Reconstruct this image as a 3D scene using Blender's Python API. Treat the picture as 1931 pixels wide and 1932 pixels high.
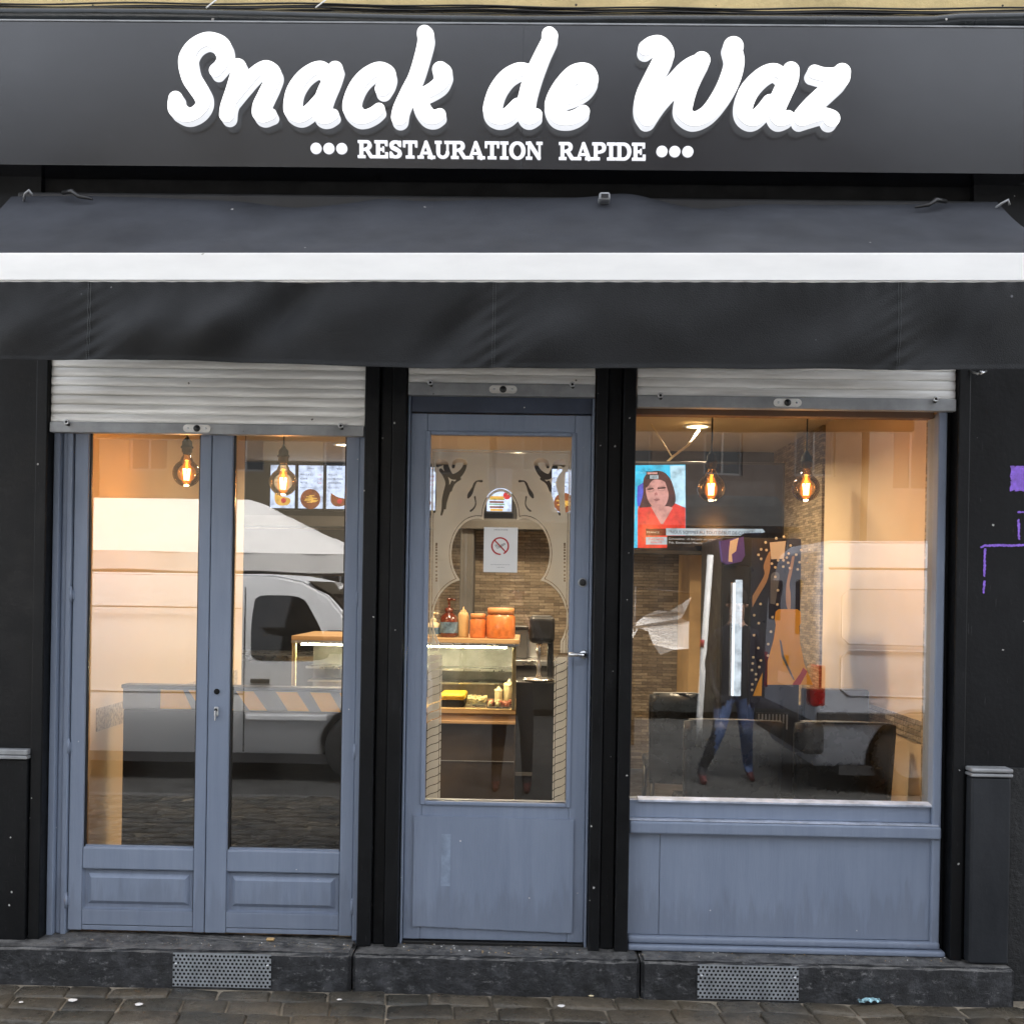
import bpy, bmesh, math, random
import numpy as np
from mathutils import Vector, Matrix
from mathutils.geometry import tessellate_polygon
random.seed(7); R = math.radians
S = bpy.context.scene
for o in list(bpy.data.objects): bpy.data.objects.remove(o)
# ------------------------------------------------------------------ camera, sky, sun, exposure
CAM_D, CAM_H, YAW, ROLL = 4.1, 1.577, R(1.0), .0165
cam = bpy.data.objects.new('camera', bpy.data.cameras.new('camera')); S.collection.objects.link(cam)
cam.data.sensor_fit = 'HORIZONTAL'; cam.data.sensor_width = 36; cam.data.lens = 36*1935/1931
cam.data.shift_y = (1110-966)/1931; cam.data.clip_start = .05; cam.data.clip_end = 500
cam.matrix_world = Matrix.Translation((0, -CAM_D, CAM_H)) @ Matrix.Rotation(YAW, 4, 'Z') @ Matrix.Rotation(R(90), 4, 'X') @ Matrix.Rotation(ROLL, 4, 'Z')
S.camera = cam
W = bpy.data.worlds.new('World'); S.world = W; W.use_nodes = True
wn = W.node_tree; sk = wn.nodes.new('ShaderNodeTexSky'); sk.sky_type = 'NISHITA'; sk.sun_disc = False
SUN_EL, SUN_ROT = R(60), R(25)
sk.sun_elevation = SUN_EL; sk.sun_rotation = SUN_ROT; sk.dust_density = 3.5; sk.air_density = 1.0; sk.ozone_density = 1.2
hs = wn.nodes.new('ShaderNodeHueSaturation'); hs.inputs['Saturation'].default_value = .27; wn.links.new(sk.outputs[0], hs.inputs['Color']); wn.links.new(hs.outputs[0], wn.nodes['Background'].inputs[0]); wn.nodes['Background'].inputs[1].default_value = .15
sl = bpy.data.lights.new('sun', 'SUN'); sl.energy = 1.5; sl.angle = R(35); sl.color = (1, .96, .9)
so = bpy.data.objects.new('sun', sl); S.collection.objects.link(so)
sd = Vector((math.sin(SUN_ROT)*math.cos(SUN_EL), math.cos(SUN_ROT)*math.cos(SUN_EL), math.sin(SUN_EL)))
so.rotation_euler = sd.to_track_quat('Z', 'Y').to_euler(); so.location = (0, -6, 14)
S.view_settings.view_transform = 'Standard'; S.view_settings.look = 'None'; S.view_settings.gamma = 1; S.view_settings.exposure = 2.32

# measured positions of the front: a point of the photograph (1931 wide) on the plane at depth Y
def at(px, py, Y=0.):
    x, y = px-965.5, -(py-1110); c, s = math.cos(ROLL), math.sin(ROLL); x, y = c*x-s*y, s*x+c*y
    dx = math.cos(YAW)*x-math.sin(YAW)*1935; dy = math.sin(YAW)*x+math.cos(YAW)*1935
    t = (Y+CAM_D)/dy; return dx*t, CAM_H+y*t
PPX, PPY = 965.5+math.tan(YAW)*1935, 1110.

# ------------------------------------------------------------------ materials
def newmat(name):
    m = bpy.data.materials.new(name); m.use_nodes = True; nt = m.node_tree; return m, nt, nt.nodes['Principled BSDF']
class N:
    def __init__(s, nt): s.nt = nt
    def n(s, t, **k):
        a = s.nt.nodes.new(t)
        for q, v in k.items():
            if q.startswith('i_'): a.inputs[q[2:].replace('_', ' ')].default_value = v
            else: setattr(a, q, v)
        return a
    def l(s, a, b): s.nt.links.new(a, b)
    def coord(s, scale=(1, 1, 1), rot=(0, 0, 0)):
        tc = s.n('ShaderNodeTexCoord'); mp = s.n('ShaderNodeMapping'); mp.inputs['Scale'].default_value = scale; mp.inputs['Rotation'].default_value = rot
        s.l(tc.outputs['Object'], mp.inputs['Vector']); return mp.outputs['Vector']
    def noise(s, vec, scale, detail=4, rough=.55):
        a = s.n('ShaderNodeTexNoise'); a.inputs['Scale'].default_value = scale; a.inputs['Detail'].default_value = detail; a.inputs['Roughness'].default_value = rough
        s.l(vec, a.inputs['Vector']); return a.outputs['Fac']
    def ramp(s, f, pts):
        r = s.n('ShaderNodeValToRGB'); e = r.color_ramp.elements
        while len(e) < len(pts): e.new(.5)
        for q, (p, c) in zip(e, pts): q.position = p; q.color = (*c, 1) if len(c) == 3 else c
        s.l(f, r.inputs[0]); return r.outputs[0]
    def mix(s, f, a, b, mode='MIX'):
        m = s.n('ShaderNodeMix', data_type='RGBA', blend_type=mode)
        for sock, v in ((m.inputs[0], f), (m.inputs[6], a), (m.inputs[7], b)):
            if isinstance(v, (int, float)): sock.default_value = v
            elif isinstance(v, tuple): sock.default_value = (*v, 1)
            else: s.l(v, sock)
        return m.outputs[2]
    def math(s, op, a, b=0.):
        m = s.n('ShaderNodeMath', operation=op)
        for sock, v in ((m.inputs[0], a), (m.inputs[1], b)):
            if isinstance(v, (int, float)): sock.default_value = v
            else: s.l(v, sock)
        return m.outputs[0]
    def bump(s, h, strength, dist, p):
        b = s.n('ShaderNodeBump'); b.inputs['Strength'].default_value = strength; b.inputs['Distance'].default_value = dist
        s.l(h, b.inputs['Height']); s.l(b.outputs[0], p.inputs['Normal'])
def g3(v): return (v, v, v)
def mat(name, col, rough=.6, metal=0., var=.15, vscale=6, bump=0., bscale=60, specks=0., speck_col=(.6, .58, .54), speck_scale=30, stretch=(1, 1, 1), coat=0., rvar=.1, spec=.5):
    m, nt, p = newmat(name); n = N(nt); v = n.coord(stretch)
    lo = tuple(c*(1-var) for c in col); hi = tuple(min(1, c*(1+var)) for c in col)
    c = n.ramp(n.noise(v, vscale, 5, .6), [(.3, lo), (.7, hi)])
    if specks > 0:
        vo = n.n('ShaderNodeTexVoronoi'); vo.inputs['Scale'].default_value = speck_scale; n.l(n.coord(), vo.inputs['Vector'])
        nz = n.noise(n.coord(), 45, 2); d = n.math('ADD', vo.outputs['Distance'], n.math('MULTIPLY', nz, .25))
        a = n.math('LESS_THAN', d, .2); sp = n.n('ShaderNodeSeparateColor'); n.l(vo.outputs['Color'], sp.inputs[0])
        f = n.math('MULTIPLY', a, n.math('LESS_THAN', sp.outputs[0], specks)); c = n.mix(f, c, speck_col)
    n.l(c, p.inputs['Base Color']); p.inputs['Metallic'].default_value = metal; p.inputs['Specular IOR Level'].default_value = spec
    if rvar: n.l(n.ramp(n.noise(v, vscale*1.7, 4), [(.3, g3(max(0, rough-rvar))), (.7, g3(min(1, rough+rvar)))]), p.inputs['Roughness'])
    else: p.inputs['Roughness'].default_value = rough
    if coat: p.inputs['Coat Weight'].default_value = coat; p.inputs['Coat Roughness'].default_value = .08
    if bump: n.bump(n.noise(n.coord(stretch), bscale, 6, .65), bump, .01, p)
    return m
def emis(name, col, st, rough=.5, base=.35):
    m, nt, p = newmat(name); p.inputs['Base Color'].default_value = (col[0]*base, col[1]*base, col[2]*base, 1); p.inputs['Emission Color'].default_value = (*col, 1)
    p.inputs['Emission Strength'].default_value = st; p.inputs['Roughness'].default_value = rough; return m
BLUE = (.150, .195, .305)
def paint_blue():
    m, nt, p = newmat('blue_grey_paint'); n = N(nt)
    c = n.ramp(n.noise(n.coord((1, 1, .25)), 5, 6, .6), [(.25, (.180, .222, .302)), (.75, (.238, .285, .374))])
    c = n.mix(n.ramp(n.noise(n.coord((14, 14, .7)), 3, 4), [(.45, g3(0)), (.75, g3(.35))]), c, (.145, .18, .26))
    vo = n.n('ShaderNodeTexVoronoi'); vo.inputs['Scale'].default_value = 15; n.l(n.coord(), vo.inputs['Vector'])
    d = n.math('ADD', vo.outputs['Distance'], n.math('MULTIPLY', n.noise(n.coord(), 70, 2), .12)); sp = n.n('ShaderNodeSeparateColor'); n.l(vo.outputs['Color'], sp.inputs[0])
    c = n.mix(n.math('MULTIPLY', n.math('LESS_THAN', d, .095), n.math('LESS_THAN', sp.outputs[0], .5)), c, (.6, .6, .62))
    gr = n.n('ShaderNodeSeparateXYZ'); n.l(n.coord(), gr.inputs[0]); gz = n.math('ADD', gr.outputs[2], n.math('MULTIPLY', n.noise(n.coord((6, 6, .8)), 5, 6), -.55)); c = n.mix(n.ramp(gz, [(-.0, g3(.22)), (.08, g3(0))]), c, (.10, .105, .12))
    n.l(c, p.inputs['Base Color']); n.l(n.ramp(n.noise(n.coord(), 9, 4), [(.3, g3(.38)), (.7, g3(.6))]), p.inputs['Roughness'])
    n.bump(n.noise(n.coord((40, 40, 3)), 6, 6, .6), .25, .004, p); return m
def paint_black(name='black_paint', base=.0052, specks=.3):
    m, nt, p = newmat(name); n = N(nt)
    c = n.ramp(n.noise(n.coord((1, 1, .4)), 4, 7, .65), [(.3, (base*.7, base*.8, base*.95)), (.75, (base*1.9, base*2.05, base*2.3))])
    sc = n.ramp(n.noise(n.coord((3, 3, 1)), 2.2, 8, .75), [(.6, g3(0)), (.8, g3(.55))]); c = n.mix(sc, c, (.045, .047, .05)); s2 = n.ramp(n.noise(n.coord((60, 60, 2.5)), 4, 3, .6), [(.70, g3(0)), (.74, g3(.5))]); c = n.mix(s2, c, (.09, .09, .09))
    vo = n.n('ShaderNodeTexVoronoi'); vo.inputs['Scale'].default_value = 16; n.l(n.coord(), vo.inputs['Vector'])
    d = n.math('ADD', vo.outputs['Distance'], n.math('MULTIPLY', n.noise(n.coord(), 90, 2), .16)); sp = n.n('ShaderNodeSeparateColor'); n.l(vo.outputs['Color'], sp.inputs[0])
    c = n.mix(n.math('MULTIPLY', n.math('LESS_THAN', d, .14), n.math('LESS_THAN', sp.outputs[0], specks*1.5)), c, (.42, .42, .4))
    n.l(c, p.inputs['Base Color']); n.l(n.ramp(n.noise(n.coord(), 7, 5), [(.3, g3(.3)), (.7, g3(.55))]), p.inputs['Roughness'])
    p.inputs['Specular IOR Level'].default_value = .22
    n.bump(n.noise(n.coord(), 50, 6, .65), .3, .004, p); return m
def stone_mat():
    m, nt, p = newmat('dark_step_stone'); n = N(nt)
    c = n.ramp(n.noise(n.coord(), 9, 8, .72), [(.3, (.006, .007, .008)), (.5, (.02, .021, .024)), (.75, (.085, .088, .095))])
    f = n.ramp(n.noise(n.coord((1, 1, 1.6)), 22, 9, .8), [(.56, g3(0)), (.68, g3(.8))]); c = n.mix(f, c, (.3, .3, .3)); c = n.mix(n.ramp(n.noise(n.coord((1, 1, 1.3)), 5, 7, .75), [(.5, g3(0)), (.62, g3(.85))]), c, (.006, .007, .008))
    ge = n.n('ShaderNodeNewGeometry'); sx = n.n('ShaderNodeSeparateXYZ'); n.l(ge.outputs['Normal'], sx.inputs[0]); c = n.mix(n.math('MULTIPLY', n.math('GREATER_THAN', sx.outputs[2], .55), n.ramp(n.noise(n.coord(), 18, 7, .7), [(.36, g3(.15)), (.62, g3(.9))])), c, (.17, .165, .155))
    n.l(c, p.inputs['Base Color']); n.l(n.ramp(n.noise(n.coord(), 12, 5), [(.35, g3(.3)), (.7, g3(.75))]), p.inputs['Roughness'])
    n.bump(n.noise(n.coord(), 26, 9, .75), .9, .012, p); return m
def cobble_mat():
    m, nt, p = newmat('wet_cobblestone'); n = N(nt)
    ge = n.n('ShaderNodeNewGeometry'); r = n.ramp(ge.outputs['Random Per Island'], [(0, (.04, .038, .032)), (.35, (.095, .082, .062)), (.7, (.05, .05, .042)), (1, (.125, .105, .078))])
    c = n.mix(n.ramp(n.noise(n.coord(), 16, 8, .7), [(.32, g3(.75)), (.62, g3(0))]), r, (.016, .017, .016))
    c = n.mix(n.ramp(n.noise(n.coord(), 2.3, 5), [(.42, g3(0)), (.68, g3(.75))]), c, (.125, .10, .066))
    c = n.mix(n.ramp(n.noise(n.coord(), 70, 4), [(.66, g3(0)), (.72, g3(.5))]), c, (.2, .19, .17))
    n.l(c, p.inputs['Base Color']); n.l(n.ramp(n.noise(n.coord(), 5, 6, .7), [(.35, g3(.12)), (.62, g3(.5))]), p.inputs['Roughness'])
    n.bump(n.noise(n.coord(), 40, 9, .7), .8, .012, p); return m
def slate_mat(name, cols, sc=1., mort=(.03, .025, .02), axis='XZ'):
    m, nt, p = newmat(name); n = N(nt); tc = n.n('ShaderNodeTexCoord'); sx = n.n('ShaderNodeSeparateXYZ'); cx = n.n('ShaderNodeCombineXYZ')
    n.l(tc.outputs['Object'], sx.inputs[0]); n.l(n.math('ADD', sx.outputs[0], sx.outputs[1]), cx.inputs[0]); n.l(sx.outputs[2], cx.inputs[1])
    b = n.n('ShaderNodeTexBrick'); n.l(cx.outputs[0], b.inputs['Vector']); b.inputs['Scale'].default_value = 1/sc; b.inputs['Brick Width'].default_value = .12; b.inputs['Row Height'].default_value = .024
    b.inputs['Mortar Size'].default_value = .0011; b.offset = .37; b.inputs['Mortar'].default_value = (*mort, 1); b.inputs['Color1'].default_value = g3(0)+(1,); b.inputs['Color2'].default_value = g3(1)+(1,); b.inputs['Mortar'].default_value = (0, 0, 0, 1)
    mpn = n.n('ShaderNodeMapping'); mpn.inputs['Scale'].default_value = (1, 3.5, 1); n.l(cx.outputs[0], mpn.inputs['Vector']); n2 = n.noise(mpn.outputs[0], 10, 6, .7); f = n.math('ADD', n.math('MULTIPLY', b.outputs['Color'], .45), n.math('MULTIPLY', n2, .75))
    c = n.ramp(f, [(.15, cols[0]), (.45, cols[1]), (.7, cols[2]), (.95, cols[3])]); c = n.mix(b.outputs['Fac'], c, mort)
    n.l(c, p.inputs['Base Color']); p.inputs['Roughness'].default_value = .75
    n.bump(n.math('ADD', n.math('MULTIPLY', b.outputs['Color'], 1.), n.noise(cx.outputs[0], 40, 5)), 1, .012, p); return m
def glass_mat(name, refl=.205, tint=(.96, .97, .96)):
    m = bpy.data.materials.new(name); m.use_nodes = True; nt = m.node_tree; nt.nodes.clear(); n = N(nt)
    t = n.n('ShaderNodeBsdfTransparent'); t.inputs[0].default_value = (*tint, 1); g = n.n('ShaderNodeBsdfGlossy'); g.inputs['Roughness'].default_value = 0.0
    lw = n.n('ShaderNodeLayerWeight'); lw.inputs[0].default_value = .35
    f = n.math('ADD', n.math('MULTIPLY', lw.outputs['Fresnel'], .9), refl-.03); mx = n.n('ShaderNodeMixShader'); o = n.n('ShaderNodeOutputMaterial')
    bp = n.n('ShaderNodeBump'); bp.inputs['Strength'].default_value = .05; bp.inputs['Distance'].default_value = .01; n.l(n.noise(n.coord(), 1.6, 1), bp.inputs['Height']); n.l(bp.outputs[0], g.inputs['Normal'])
    n.l(f, mx.inputs[0]); n.l(t.outputs[0], mx.inputs[1]); n.l(g.outputs[0], mx.inputs[2]); n.l(mx.outputs[0], o.inputs[0]); return m
def clear_mat(name, tint=(1, 1, 1)):
    m = bpy.data.materials.new(name); m.use_nodes = True; nt = m.node_tree; nt.nodes.clear(); n = N(nt)
    t = n.n('ShaderNodeBsdfTransparent'); t.inputs[0].default_value = (*tint, 1); o = n.n('ShaderNodeOutputMaterial'); n.l(t.outputs[0], o.inputs[0]); return m
def film_mat():
    m = bpy.data.materials.new('frosted_film'); m.use_nodes = True; nt = m.node_tree; nt.nodes.clear(); n = N(nt)
    d = n.n('ShaderNodeBsdfDiffuse'); d.inputs[0].default_value = (.68, .68, .65, 1); tl = n.n('ShaderNodeBsdfTranslucent'); tl.inputs[0].default_value = (.68, .67, .63, 1)
    t = n.n('ShaderNodeBsdfTransparent'); a = n.n('ShaderNodeMixShader'); a.inputs[0].default_value = .26; b = n.n('ShaderNodeMixShader'); b.inputs[0].default_value = .035
    o = n.n('ShaderNodeOutputMaterial'); n.l(d.outputs[0], a.inputs[1]); n.l(tl.outputs[0], a.inputs[2]); n.l(a.outputs[0], b.inputs[1]); n.l(t.outputs[0], b.inputs[2]); n.l(b.outputs[0], o.inputs[0]); return m
M = {}
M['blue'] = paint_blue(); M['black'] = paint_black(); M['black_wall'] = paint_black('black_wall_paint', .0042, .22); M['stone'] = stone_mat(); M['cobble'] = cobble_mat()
M['joint'] = mat('joint_sand', (.21, .18, .135), .9, var=.4, vscale=14, bump=.5)
M['road'] = mat('road_ground', (.05, .05, .048), .7, var=.3, vscale=3, bump=.5, bscale=30)
M['slate'] = slate_mat('split_slate', [(.09, .07, .05), (.19, .15, .11), (.28, .23, .17), (.40, .34, .26)])
M['slate2'] = slate_mat('golden_split_stone', [(.10, .07, .04), (.2, .15, .085), (.33, .25, .15), (.45, .35, .22)], .6)
M['glass'] = glass_mat('window_glass'); M['clear'] = clear_mat('clear_back'); M['film'] = film_mat()
M['dglass'] = glass_mat('door_glass', .09)
M['white'] = mat('white_enamel', (.88, .88, .86), .35, var=.05, vscale=3, rvar=.05, stretch=(1, 1, 4), specks=.1, speck_col=(.5, .49, .46), speck_scale=14)
M['signpanel'] = mat('anthracite_panel', (.0062, .0072, .0105), .22, .0, var=.1, vscale=.8, bump=.05, bscale=4, specks=.1, speck_col=(.02, .02, .025), speck_scale=9, rvar=.04, spec=1.)
M['fabric'] = mat('charcoal_canvas', (.033, .036, .044), .8, var=.3, vscale=3, bump=.25, bscale=250, spec=.3, specks=.05, speck_col=(.5, .48, .46), speck_scale=16)
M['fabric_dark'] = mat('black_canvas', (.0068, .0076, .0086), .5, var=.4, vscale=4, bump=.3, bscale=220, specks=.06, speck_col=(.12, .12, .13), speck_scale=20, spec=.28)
M['thread'] = mat('grey_thread', (.075, .08, .082), .8)
M['slat'] = mat('galvanised_slat', (.84, .81, .75), .38, .15, var=.3, vscale=5, stretch=(.4, 1, 5), bump=.1, bscale=30, specks=.08, speck_col=(.15, .14, .12), speck_scale=18)
M['rail'] = mat('grey_steel_rail', (.30, .31, .32), .45, .2, var=.25, vscale=8, specks=.15, speck_col=(.12, .11, .1), speck_scale=25)
M['steel'] = mat('brushed_steel', (.62, .63, .64), .3, 1., var=.1); M['darksteel'] = mat('dark_metal', (.05, .05, .05), .4, .8)
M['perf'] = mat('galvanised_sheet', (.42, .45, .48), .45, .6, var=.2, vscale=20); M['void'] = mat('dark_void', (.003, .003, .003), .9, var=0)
M['pipe'] = mat('black_conduit', (.016, .02, .022), .22, var=.5, vscale=3, bump=.2, bscale=20, specks=.1, speck_scale=14)
M['plaster'] = mat('yellow_plaster', (.60, .47, .23), .85, var=.2, vscale=4, bump=.4, specks=.5, speck_col=(.06, .05, .035), speck_scale=22)
M['beige'] = mat('beige_room_paint', (.58, .44, .28), .7, var=.05, vscale=1.5); M['ceil'] = mat('ceiling_paint', (.62, .53, .40), .8, var=.04, vscale=1.2)
M['floor'] = mat('dark_floor_tile', (.035, .03, .026), .35, var=.3, vscale=5); M['dark'] = mat('black_cladding', (.012, .012, .013), .4, var=.3); M['grey'] = mat('grey_duct', (.1, .1, .1), .5)
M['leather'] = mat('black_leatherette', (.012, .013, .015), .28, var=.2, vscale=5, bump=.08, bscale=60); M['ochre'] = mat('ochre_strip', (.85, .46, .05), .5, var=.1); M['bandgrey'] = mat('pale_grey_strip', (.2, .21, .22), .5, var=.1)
M['wood'] = mat('light_wood', (.52, .34, .17), .45, var=.15, vscale=3, stretch=(1, 8, 8)); M['paper'] = mat('paper', (.78, .76, .73), .7, var=.02); M['red'] = mat('red_ink', (.45, .02, .02), .6, var=0); M['ink'] = mat('grey_ink', (.12, .12, .12), .7, var=0)
M['orange'] = mat('orange_sauce', (.62, .19, .045), .35, var=.25, vscale=30, coat=.6); M['orangelid'] = mat('orange_lid', (.7, .31, .12), .4, var=.05)
M['brown'] = mat('dark_syrup', (.10, .02, .01), .2, var=.2, coat=.7); M['label'] = mat('printed_label', (.10, .17, .25), .5, var=.8, vscale=30); M['cream'] = mat('cream_plastic', (.75, .63, .40), .4, var=.05); M['tan'] = mat('tan_plastic', (.55, .36, .16), .4)
M['yellow'] = mat('yellow_food', (.85, .5, .03), .5, var=.25, vscale=60, bump=.5, bscale=90); M['salad'] = mat('pale_food', (.6, .5, .28), .6, var=.5, vscale=60, bump=.9, bscale=80); M['meat'] = mat('reddish_food', (.35, .10, .05), .5, var=.5, vscale=60)
M['navy'] = mat('navy_vinyl', (.012, .012, .035), .35, var=.1); M['gold'] = mat('gold_dot', (.8, .74, .6), .5, var=.1); M['mustard'] = mat('mustard_print', (.8, .43, .035), .4, var=.05); M['tanprint'] = mat('tan_print', (.45, .29, .16), .45); M['bluegrey'] = mat('slate_print', (.14, .16, .2), .4); M['purple'] = mat('violet_print', (.10, .07, .45), .5)
M['graf'] = mat('violet_spray', (.28, .14, .72), .6, var=.3, vscale=40, specks=.3, speck_col=(.75, .7, .9), speck_scale=60)
M['vanwhite'] = mat('white_van_paint', (.72, .73, .74), .45, var=.05, vscale=1.5, coat=.08); M['vansilver'] = mat('silver_van_paint', (.35, .37, .42), .4, .0, var=.08, vscale=1.5, coat=.08)
M['vglass'] = mat('dark_car_glass', (.01, .012, .014), .04, var=0, rvar=0); M['tyre'] = mat('tyre_rubber', (.015, .015, .015), .8); M['taillight'] = mat('tail_light', (.3, .01, .012), .12, coat=.6); M['bumper'] = mat('dark_bumper', (.03, .03, .032), .6)
M['canvas'] = mat('white_canopy_cloth', (.68, .66, .63), .8, var=.04, vscale=2); M['facade'] = mat('opposite_plaster', (.4, .36, .3), .85, var=.12, vscale=.6); M['bark'] = mat('bark', (.07, .05, .04), .9)
M['denim'] = mat('blue_denim', (.06, .10, .22), .85, var=.3, vscale=14); M['coatd'] = mat('dark_coat', (.012, .013, .018), .8); M['skin'] = mat('skin', (.45, .27, .19), .55); M['hair'] = mat('dark_hair', (.02, .014, .01), .6); M['shoe'] = mat('dark_red_shoe', (.09, .02, .02), .5)

# ------------------------------------------------------------------ geometry collector
class G:
    def __init__(s): s.v = []; s.f = []; s.mi = []; s.mats = []; s.sm = []
    def m(s, k):
        k = M[k] if isinstance(k, str) else k
        if k not in s.mats: s.mats.append(k)
        return s.mats.index(k)
    def add(s, vs, fs, k, smooth=False):
        b = len(s.v); s.v += [tuple(p) for p in vs]; i = s.m(k)
        for f in fs: s.f.append(tuple(b+q for q in f)); s.mi.append(i); s.sm.append(smooth)
        return s
    def bm(s, bm, k, smooth=False):
        bm.verts.index_update(); s.add([v.co[:] for v in bm.verts], [[v.index for v in f.verts] for f in bm.faces], k, smooth); bm.free(); return s
    def box(s, x0, x1, y0, y1, z0, z1, k, bev=0., seg=2, sm=False):
        bm = bmesh.new(); bmesh.ops.create_cube(bm, size=1)
        for v in bm.verts: v.co = Vector(((x0+x1)/2+v.co.x*(x1-x0), (y0+y1)/2+v.co.y*(y1-y0), (z0+z1)/2+v.co.z*(z1-z0)))
        if bev: bmesh.ops.bevel(bm, geom=bm.edges[:], offset=min(bev, .45*min(abs(x1-x0), abs(y1-y0), abs(z1-z0))), segments=seg, profile=.5, affect='EDGES')
        return s.bm(bm, k, sm)
    def tube(s, path, r, k, n=10, cap=True, smooth=True):
        path = [Vector(p) for p in path]; rr = r if isinstance(r, (list, tuple)) else [r]*len(path); vs = []; fs = []; up = Vector((0, 0, 1))
        for i, p in enumerate(path):
            d = (path[min(i+1, len(path)-1)]-path[max(i-1, 0)]).normalized(); a = d.cross(up if abs(d.z) < .95 else Vector((0, 1, 0))).normalized(); b = d.cross(a)
            for j in range(n): t = 2*math.pi*j/n; vs.append(p+(a*math.cos(t)+b*math.sin(t))*rr[i])
        for i in range(len(path)-1):
            for j in range(n): fs.append((i*n+j, i*n+(j+1) % n, (i+1)*n+(j+1) % n, (i+1)*n+j))
        if cap: fs += [tuple(range(n))[::-1], tuple(range((len(path)-1)*n, len(path)*n))]
        return s.add(vs, fs, k, smooth)
    def lathe(s, prof, c, k, n=20, axis='Z', smooth=True):
        vs = []; fs = []
        for (r, h) in prof:
            for j in range(n):
                t = 2*math.pi*j/n; a, b = r*math.cos(t), r*math.sin(t)
                vs.append((c[0]+a, c[1]+b, c[2]+h) if axis == 'Z' else ((c[0]+a, c[1]+h, c[2]+b) if axis == 'Y' else (c[0]+h, c[1]+a, c[2]+b)))
        for i in range(len(prof)-1):
            for j in range(n): fs.append((i*n+j, i*n+(j+1) % n, (i+1)*n+(j+1) % n, (i+1)*n+j))
        return s.add(vs, fs, k, smooth)
    def ball(s, c, r, k, n=14, sz=1.):
        pr = [(max(1e-4, r*math.sin(math.pi*i/n)), -r*sz*math.cos(math.pi*i/n)) for i in range(n+1)]
        return s.lathe(pr, c, k, n+4)
    def prism(s, loops, y0, y1, k, ks=None, back=True):
        # loops: list of [outer, hole, ...] in X,Z ; front cap at y0
        for grp in loops:
            pl = [[Vector((a, b, 0)) for a, b in lp] for lp in grp]; flat = [p for lp in pl for p in lp]; tr = tessellate_polygon(pl)
            s.add([(p.x, y0, p.y) for p in flat], tr, k)
            if back: s.add([(p.x, y1, p.y) for p in flat], tr, k)
            if y1 != y0:
                for lp in grp:
                    m = len(lp); vs = [(a, y0, b) for a, b in lp]+[(a, y1, b) for a, b in lp]
                    s.add(vs, [(i, (i+1) % m, m+(i+1) % m, m+i) for i in range(m)], ks or k)
        return s
    def poly(s, pts, y0, y1, k, ks=None): return s.prism([[pts]], y0, y1, k, ks)
    def extr(s, pts, a0, a1, k, axis='Y', smooth=False, caps=True):
        # pts in the two other axes
        m = len(pts); mk = {'Y': lambda p, a: (p[0], a, p[1]), 'X': lambda p, a: (a, p[0], p[1]), 'Z': lambda p, a: (p[0], p[1], a)}[axis]
        vs = [mk(p, a0) for p in pts]+[mk(p, a1) for p in pts]; s.add(vs, [(i, (i+1) % m, m+(i+1) % m, m+i) for i in range(m)], k, smooth)
        if caps: s.add(vs, [tuple(range(m)), tuple(range(m, 2*m))[::-1]], k)
        return s
    def text(s, st, x, z, h, y, k, align='LEFT', th=.0006, width=None, slant=0.):
        cu = bpy.data.curves.new('t', 'FONT'); cu.body = st; cu.size = 1; cu.align_x = align; cu.resolution_u = 3; o = bpy.data.objects.new('t', cu); S.collection.objects.link(o)
        bpy.context.view_layer.update(); me = bpy.data.meshes.new_from_object(o.evaluated_get(bpy.context.evaluated_depsgraph_get()))
        sc = h/.69; sx = sc
        if len(me.vertices):
            xs = [v.co.x for v in me.vertices]
            if width: sx = width/(max(xs)-min(xs))
            s.add([(x+v.co.x*sx+v.co.y*sc*slant, y, z+v.co.y*sc) for v in me.vertices], [tuple(f.vertices) for f in me.polygons], k)
        bpy.data.objects.remove(o); bpy.data.curves.remove(cu); bpy.data.meshes.remove(me); return s
    def build(s, name, parent=None, label=None, **kw):
        me = bpy.data.meshes.new(name); me.from_pydata(s.v, [], s.f); me.polygons.foreach_set('material_index', s.mi); me.polygons.foreach_set('use_smooth', s.sm)
        for q in s.mats: me.materials.append(q)
        me.update(); o = bpy.data.objects.new(name, me); S.collection.objects.link(o)
        if parent:
            o.parent = parent
            if parent.type == 'EMPTY': o.matrix_parent_inverse = Matrix.Translation(-parent.location)
        if label: o['label'] = label
        for a, b in kw.items(): o[a] = b
        return o
def thing(name, label, cat, loc, group=None):
    e = bpy.data.objects.new(name, None); e.empty_display_size = .1; e.location = loc; S.collection.objects.link(e); e['label'] = label; e['category'] = cat
    if group: e['group'] = group
    return e
def tag(o, label, cat, group=None):
    o['label'] = label; o['category'] = cat
    if group: o['group'] = group
    return o
def dup(root, dx, dy, dz, label=None):
    def cp(o, par):
        c = o.copy(); inv = o.matrix_parent_inverse.copy(); S.collection.objects.link(c); c.parent = par; c.matrix_parent_inverse = inv
        for ch in [q for q in bpy.data.objects if q.parent == o]: cp(ch, c)
        return c
    c = cp(root, root.parent); c.location = root.location+Vector((dx, dy, dz))
    if label: c['label'] = label
    return c
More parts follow.
